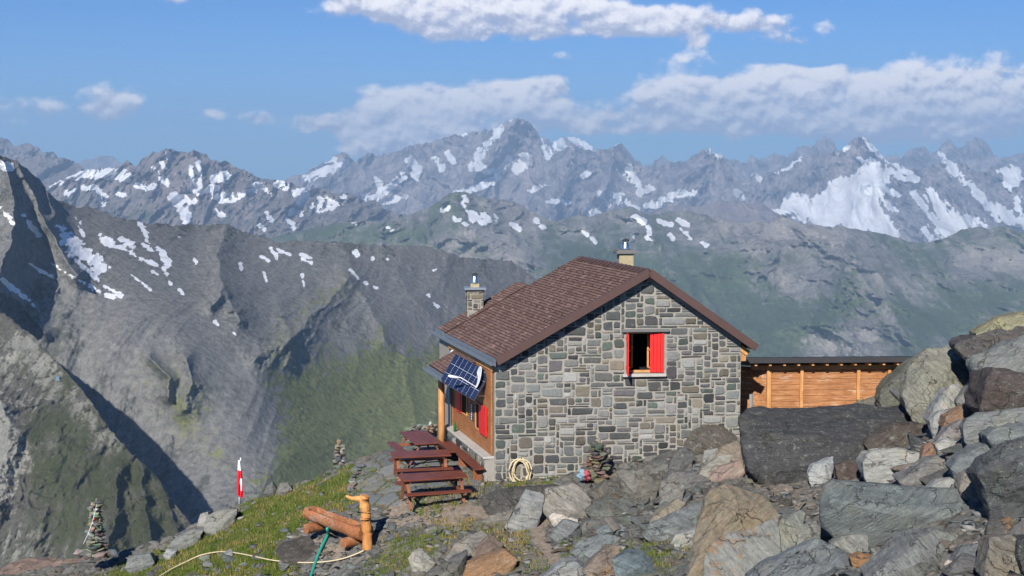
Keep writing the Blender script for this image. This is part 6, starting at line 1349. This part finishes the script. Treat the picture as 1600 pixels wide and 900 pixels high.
# crumpled cloth bag by the wall cairn
def bag():
    c = W(914, 743, 33.1); bm = bmesh.new(); bmesh.ops.create_icosphere(bm, subdivisions=4, radius=1.0)
    for v in bm.verts:
        n_ = mn.fractal(v.co * 1.7 + Vector((4, 2, 1)), .8, 2.2, 4); v.co = Vector((v.co.x * .15, v.co.y * .10, v.co.z * .12)) * (1 + 1.0 * n_)
    me = bpy.data.meshes.new('cloth_bag'); bm.to_mesh(me); bm.free(); me.polygons.foreach_set('use_smooth', np.ones(len(me.polygons), bool))
    m, n, bs = new_mat('bag_cloth'); tcn = n.node('ShaderNodeTexCoord').outputs['Object']; sx_ = n.node('ShaderNodeSeparateXYZ', {0: tcn})
    c_ = n.mix(n.ss(n.m('ADD', sx_.outputs[0], n.m('MULTIPLY_ADD', n.noise(tcn, 12, 3), .1, -.05)), -.05, -.02), (.20, .32, .40), (.38, .09, .11)); n.l.new(c_, bs.inputs['Base Color']); bs.inputs['Roughness'].default_value = .8; me.materials.append(m)
    o = bpy.data.objects.new('cloth_bag', me); COL.objects.link(o); o.location = c; tag(o, 'crumpled red and light blue cloth bag at the foot of the wall cairn', 'bag')
bag()
V_, F_ = tube([W(1174, 642, 35.6), W(1174, 616, 35.6)], .05, 4); tag(add_mesh('grey_stake', V_, F_, simple('grey_plastic', (.3, .3, .3), .6, var=.1, bump=0), None, False), 'short grey stake in front of the shed side wall', 'stake')
# moss cushion with pale flower heads
def moss():
    c = W(1556, 880, 16.75); bm = bmesh.new(); bmesh.ops.create_icosphere(bm, subdivisions=4, radius=1.0)
    for v in bm.verts: v.co = Vector((v.co.x * .13, v.co.y * .10, v.co.z * .17)) * (1 + .25 * mn.fractal(v.co * 3, .8, 2.2, 4))
    me = bpy.data.meshes.new('moss_cushion'); bm.to_mesh(me); bm.free(); me.materials.append(simple('moss', (.30, .33, .035), .95, .05, var=.5, scale=40, bump=1, bd=.03))
    t = thing('moss_cushion', 'yellow green moss cushion ringed with tiny pale flowers', 'moss cushion', c)
    o = bpy.data.objects.new('cushion', me); COL.objects.link(o); o.parent = t
    rg = random.Random(1); V_, F_ = [], []
    for i in range(130):
        a = rg.uniform(1.2, 4.4); r_ = rg.uniform(.9, 1.25); q = Vector((.14 * r_ * math.cos(a), rg.uniform(-.1, .02), .18 * r_ * math.sin(a) * -1)); bq = len(V_); s_ = rg.uniform(.006, .012)
        for d in ((1, 0, 0), (-1, 0, 0), (0, 1, 0), (0, -1, 0), (0, 0, 1), (0, 0, -1)): V_.append(q + Vector(d) * s_)
        for f in ((0, 2, 4), (2, 1, 4), (1, 3, 4), (3, 0, 4), (2, 0, 5), (1, 2, 5), (3, 1, 5), (0, 3, 5)): F_.append(tuple(bq + x for x in f))
    add_mesh('flower_heads', V_, F_, simple('dry_flower', (.55, .45, .36), .9, .1, var=.3), t, False)
moss()

# ------------------------------------------------------------------ loose rocks
ZONES = [ # polygon in picture coordinates, how many, size range in metres, palette, label, rust chance
 ([(850,760),(1040,740),(1100,760),(1090,840),(1000,850),(880,840)], 70, (.16,.55), [GREY,(.23,.21,.18),(.15,.145,.135),BLUE], 'loose grey brown stone in the rubble before the gable wall', .12),
 ([(870,850),(1080,830),(1070,905),(860,905)], 20, (.12,.34), [GREY,BLUE,(.22,.2,.17)], 'loose stone in the sparse turf at the lower middle', .2),
 ([(1160,752),(1285,752),(1275,810),(1215,800),(1170,770)], 34, (.08,.26), [(.22,.19,.15),(.17,.155,.13),(.28,.25,.2)], 'small brown stone on the bare earth below the black boulder', .15),
 ([(1370,640),(1480,610),(1600,650),(1600,900),(1230,905),(1260,830),(1540,835),(1520,760),(1340,735)], 84, (.2,.75), [GREY,BLUE,(.24,.24,.22),(.12,.12,.115),(.24,.2,.17)], 'loose angular rock filling the gaps of the big scree', .15),
 ([(1380,650),(1480,620),(1600,660),(1600,900),(1240,905),(1290,840),(1540,838),(1520,765),(1380,740)], 34, (.5,1.0), [GREY,BLUE,(.13,.135,.13),(.23,.225,.2)], 'thin angular slab lying in the big scree', .1),
 ([(880,780),(1040,770),(1090,840),(900,860)], 12, (.4,.8), [GREY,BLUE,(.22,.2,.17)], 'thin slab in the rubble right of the footpath', .1),
 ([(1440,560),(1600,520),(1600,640),(1460,650)], 12, (.3,.6), [GREY,GREEN_], 'rock wedged high in the upper scree', .1),
 ([(540,790),(600,800),(640,830),(600,850),(590,880),(560,870),(590,830)], 30, (.12,.32), [BLUE,GREY,(.24,.245,.24)], 'blue grey stone strewn beside the spout post', .05),
 ([(330,860),(480,880),(640,880),(640,905),(300,905)], 34, (.10,.30), [(.24,.25,.25),BLUE,LIGHT], 'pale stone half sunk in the turf below the pale hose', .06),
 ([(180,905),(210,880),(300,830),(330,815),(330,840),(250,880),(240,905)], 16, (.14,.40), [GREY,LIGHT,(.2,.2,.17)], 'grey stone on the outer edge of the turf slope', .08),
 ([(370,790),(540,745),(560,760),(540,850),(430,840),(330,850)], 22, (.06,.17), [LIGHT,GREY], 'small pale stone scattered in the green turf', .02),
 ([(760,800),(860,800),(870,850),(900,870),(860,860),(830,830),(690,850),(720,905),(830,905),(800,830)], 26, (.10,.30), [(.24,.2,.16),GREY,(.2,.19,.17)], 'stone lying along the footpath', .35),
 ([(90,860),(190,865),(200,890),(160,905),(140,880)], 10, (.14,.34), [(.2,.2,.18)], 'stone at the foot of the tall slender cairn', .1),
]
placed = []
def inpoly(u, v, pl):
    c = False; n = len(pl)
    for i in range(n):
        (x0, y0), (x1, y1) = pl[i], pl[(i + 1) % n]
        if (y0 > v) != (y1 > v) and u < (x1 - x0) * (v - y0) / (y1 - y0) + x0: c = not c
    return c
def blocked(u, v):
    return line_dist(np.array([u]), np.array([v]), PATH)[0] < 13 and v > 800
rg = random.Random(11)
for (pl, n, (s0, s1), pal, lab, rc) in ZONES:
    us_ = [p[0] for p in pl]; vs_ = [p[1] for p in pl]; k = 0; tries = 0
    while k < n and tries < n * 30:
        tries += 1; u, v = rg.uniform(min(us_), max(us_)), rg.uniform(min(vs_), max(vs_))
        if not inpoly(u, v, pl) or blocked(u, v): continue
        P = GI(u, v); s_ = s0 + (s1 - s0) * rg.random() ** 1.6; s_ *= .8
        if any((P.x - q[0]) ** 2 + (P.y - q[1]) ** 2 < (s_ + q[2]) ** 2 * .45 for q in placed): continue
        placed.append((P.x, P.y, s_)); flat = rg.random() < (1.0 if 'thin' in lab else .6)
        me = rg.choice(SLABS + FLATS) if flat else rg.choice(CHUNKS)
        c = rg.choice(pal); kf = rg.uniform(.45, 1.05); c = tuple(min(x * kf * rg.uniform(.95, 1.05), .6) for x in c)
        ru = rg.uniform(.84, .92) if rg.random() < rc else 1.0
        o = put(me, 'rock', (P.x, P.y, P.z + s_ * (.10 if flat else .22)), (s_ * rg.uniform(.9, 1.4), s_ * rg.uniform(.8, 1.1), s_ * rg.uniform(.8, 1.25)), rg.uniform(0, 6.28), c, ru, None, rg.uniform(-.45, .45) * (1 if flat else .5), rg.uniform(-.4, .4))
        tag(o, lab, 'rock', 'loose rocks: ' + lab); k += 1
# gravel and rubble nobody could count: one object
def scatter_mesh(name, meshes, n, zones, smin, smax, mat, seed, colf=None, sink=.2, attr=True, power=2.5):
    rg = np.random.RandomState(seed); base = []
    for me in meshes:
        co = np.empty(len(me.vertices) * 3, np.float32); me.vertices.foreach_get('co', co)
        me.calc_loop_triangles(); tr = np.empty(len(me.loop_triangles) * 3, np.int32); me.loop_triangles.foreach_get('vertices', tr); base.append((co.reshape(-1, 3), tr.reshape(-1, 3)))
    VV, TT, CC = [], [], []; off = 0; got = 0
    while got < n:
        u = rg.uniform(-60, 1660); v = rg.uniform(640, 960); dx, dz = ray(u, v)
        g = Gs(float(dx) * YS, YS); r_ = CZ + float(dz) * YS; hit = np.argmax(r_ < g)
        if hit == 0: got += 1; continue
        Y = YS[hit]; x = float(dx) * Y; got += 1
        w_ = zones(u, v, x, Y)
        if rg.rand() > w_: continue
        z = float(Gs(x, Y)); s = smin + (smax - smin) * rg.rand() ** power
        co, tr = base[rg.randint(len(base))]; a = rg.uniform(0, 6.28); tx = rg.uniform(-.5, .5); ca, sa = math.cos(a), math.sin(a); ct, st_ = math.cos(tx), math.sin(tx)
        Rm = np.array([[ca, -sa, 0], [sa, ca, 0], [0, 0, 1]]) @ np.array([[1, 0, 0], [0, ct, -st_], [0, st_, ct]])
        VV.append((co * (s * rg.uniform(.8, 1.3, 3))) @ Rm.T + np.array([x, Y, z + s * sink])); TT.append(tr + off); off += len(co)
        c = colf(rg) if colf else (.2, .2, .19); CC.append(np.tile([*c, 1], (len(co), 1)))
    return add_mesh(name, np.concatenate(VV), None, mat, None, False, {'col': np.concatenate(CC)}, np.concatenate(TT))
M_GRAV = mat_attr('gravel_stone', scale=22, var=.5, bump=.4)
def low_stone(seed, flat):
    rg = random.Random(seed); bm = bmesh.new()
    for k in range(9): v = Vector((rg.gauss(0, 1), rg.gauss(0, 1), rg.gauss(0, 1))).normalized(); bm.verts.new((v.x, v.y, v.z * flat))
    bmesh.ops.convex_hull(bm, input=bm.verts[:]); bmesh.ops.delete(bm, geom=[v for v in bm.verts if not v.link_faces], context='VERTS'); bmesh.ops.triangulate(bm, faces=bm.faces[:]); bmesh.ops.recalc_face_normals(bm, faces=bm.faces)
    me = bpy.data.meshes.new('gravel'); bm.to_mesh(me); bm.free(); return me
def zone_gravel(u, v, x, Y):
    gr = max([a_ for a_, pl in GRASS if inpoly(u, v, pl)] or [0]); pv = inpoly(u, v, PAVE[0][1])
    if pv: return .03
    pd = line_dist(np.array([u]), np.array([v]), PATH)[0]
    if pd < 12: return .12
    return 1.0 if gr < .3 else (.5 if gr < .7 else .13)
def gcol(rg):
    c = np.array([(.17,.175,.17),(.22,.215,.2),(.12,.12,.115),(.27,.265,.25),(.20,.175,.14),(.15,.17,.17),(.19,.17,.15)][rg.randint(7)]); return c * rg.uniform(.4, 1.0)
tag(scatter_mesh('scree_gravel', [low_stone(i, .35) for i in range(10)], 16000, zone_gravel, .02, .15, M_GRAV, 5, gcol), 'small rubble and gravel between the rocks', kind='stuff')
# turf blades
def grass_blades():
    rg = np.random.RandomState(9); N = 170000
    u = rg.uniform(120, 1120, N); v = rg.uniform(725, 925, N)
    wt = np.zeros(N)
    for a_, pl in GRASS: wt = np.maximum(wt, a_ * (poly_dist(u, v, pl) < 4))
    tuft = [(700,790,60,28,.9),(745,815,50,22,.8),(790,830,30,20,.6),(815,880,40,20,.6),(1040,870,40,20,.6),(900,850,24,12,.5),(1215,760,30,10,.3),(600,760,20,14,.4)]
    for (a, b, c, d, k) in tuft: wt = np.maximum(wt, k * (((u - a) / c) ** 2 + ((v - b) / d) ** 2 < 1))
    clump = fbm(u / 16, v / 8, 4, .6, 77); wt = wt * sstep(clump, -.25, .25) * (line_dist(u, v, PATH) > 11)
    keep = rg.rand(N) < wt; u, v = u[keep], v[keep]
    dx, dz = ray(u, v); Y = np.full(len(u), 12.0); hit = np.zeros(len(u), bool); Yh = np.zeros(len(u))
    for y in np.geomspace(14, 50, 260):
        g = Gs(dx * y, np.full(len(u), y)); c = (CZ + dz * y < g) & ~hit; Yh[c] = y; hit |= c
    u, v, dx, Yh = u[hit], v[hit], dx[hit], Yh[hit]; x = dx * Yh + rg.uniform(-.05, .05, len(u)); y = Yh + rg.uniform(-.12, .12, len(u)); z = Gs(x, y)
    n = len(x); h = rg.uniform(.03, .10, n) * 1.1; a = rg.uniform(0, 6.28, n); w_ = rg.uniform(.008, .016, n); lx, ly = rg.uniform(-.04, .04, n), rg.uniform(-.04, .04, n)
    p0 = np.stack([x - np.cos(a) * w_, y - np.sin(a) * w_, z - .01], -1); p1 = np.stack([x + np.cos(a) * w_, y + np.sin(a) * w_, z - .01], -1); p2 = np.stack([x + lx, y + ly, z + h], -1)
    co = np.stack([p0, p1, p2], 1).reshape(-1, 3); tri = np.arange(n * 3).reshape(-1, 3)
    dry = fbm(x * .9, y * .9, 3, .5, 8) + rg.uniform(-.4, .4, n) + np.where((u > 690) & (u < 850), .35, 0); k = sstep(dry, -.1, .5)[:, None]
    col = (1 - k) * np.array([.085, .13, .022]) + k * np.array([.27, .20, .08]); col = col * rg.uniform(.7, 1.3, (n, 1)); col = np.concatenate([col, np.ones((n, 1))], 1)
    o = add_mesh('grass', co, None, M_BLADE, None, False, {'col': np.repeat(col, 3, 0)}, tri); tag(o, 'short alpine turf and dry tufts', kind='stuff')
m_, n_, b_s = new_mat('grass_blade'); n_.l.new(n_.node('ShaderNodeAttribute', attribute_name='col').outputs['Color'], b_s.inputs['Base Color']); b_s.inputs['Roughness'].default_value = .9; b_s.inputs['Specular IOR Level'].default_value = .1
M_BLADE = m_
grass_blades()
# distant shelter box on the spur
def far_hut():
    dg = bpy.context.evaluated_depsgraph_get(); dg.update(); dx, dz = ray(90, 594); d = Vector((float(dx), 1, float(dz))).normalized()
    h = SC.ray_cast(dg, Vector((0, 0, CZ)) + d * 120, d)
    if not h[0]: return
    p = h[1]; t = thing('bivouac_shelter', 'tiny blue grey shelter box far off on the rubble spur', 'shelter', p)
    A3 = Matrix.Rotation(R(20), 3, 'Z')
    o = boxes('wall', [((0, 0, 1.6), (3.6, 4.2, 4.6), A3)], simple('painted_metal', (.16, .24, .30), .5, var=.1, bump=0), t, 0)
    V_ = [A3 @ Vector(q) for q in ((-2.1, -2.4, 3.9), (2.1, -2.4, 3.9), (0, -2.4, 5.4), (-2.1, 2.4, 3.9), (2.1, 2.4, 3.9), (0, 2.4, 5.4))]
    add_mesh('roof', V_, [(0, 1, 2), (3, 5, 4), (0, 2, 5, 3), (1, 4, 5, 2), (0, 3, 4, 1)], M_ZINC, t, False)
far_hut()
# ------------------------------------------------------------------ air
def haze_box():
    x0, x1, y0, y1, z0, z1 = -17000, 17000, -60, 29000, -2400, 1250
    co = [(x, y, z) for x in (x0, x1) for y in (y0, y1) for z in (z0, z1)]
    fc = [(0, 1, 3, 2), (4, 6, 7, 5), (0, 4, 5, 1), (2, 3, 7, 6), (0, 2, 6, 4), (1, 5, 7, 3)]
    m = bpy.data.materials.new('thin_air'); m.use_nodes = True; t = m.node_tree
    for nd in list(t.nodes):
        if nd.type == 'BSDF_PRINCIPLED': t.nodes.remove(nd)
    out = [nd for nd in t.nodes if nd.type == 'OUTPUT_MATERIAL'][0]
    v = t.nodes.new('ShaderNodeVolumePrincipled'); v.inputs['Color'].default_value = (0.47, 0.70, 1.0, 1)
    v.inputs['Density'].default_value = HAZE; v.inputs['Anisotropy'].default_value = 0.0
    t.links.new(v.outputs[0], out.inputs['Volume'])
    o = add_mesh('haze', co, fc, m, None, False)
    tag(o, kind='stuff')
HAZE = 5.3e-5
haze_box()
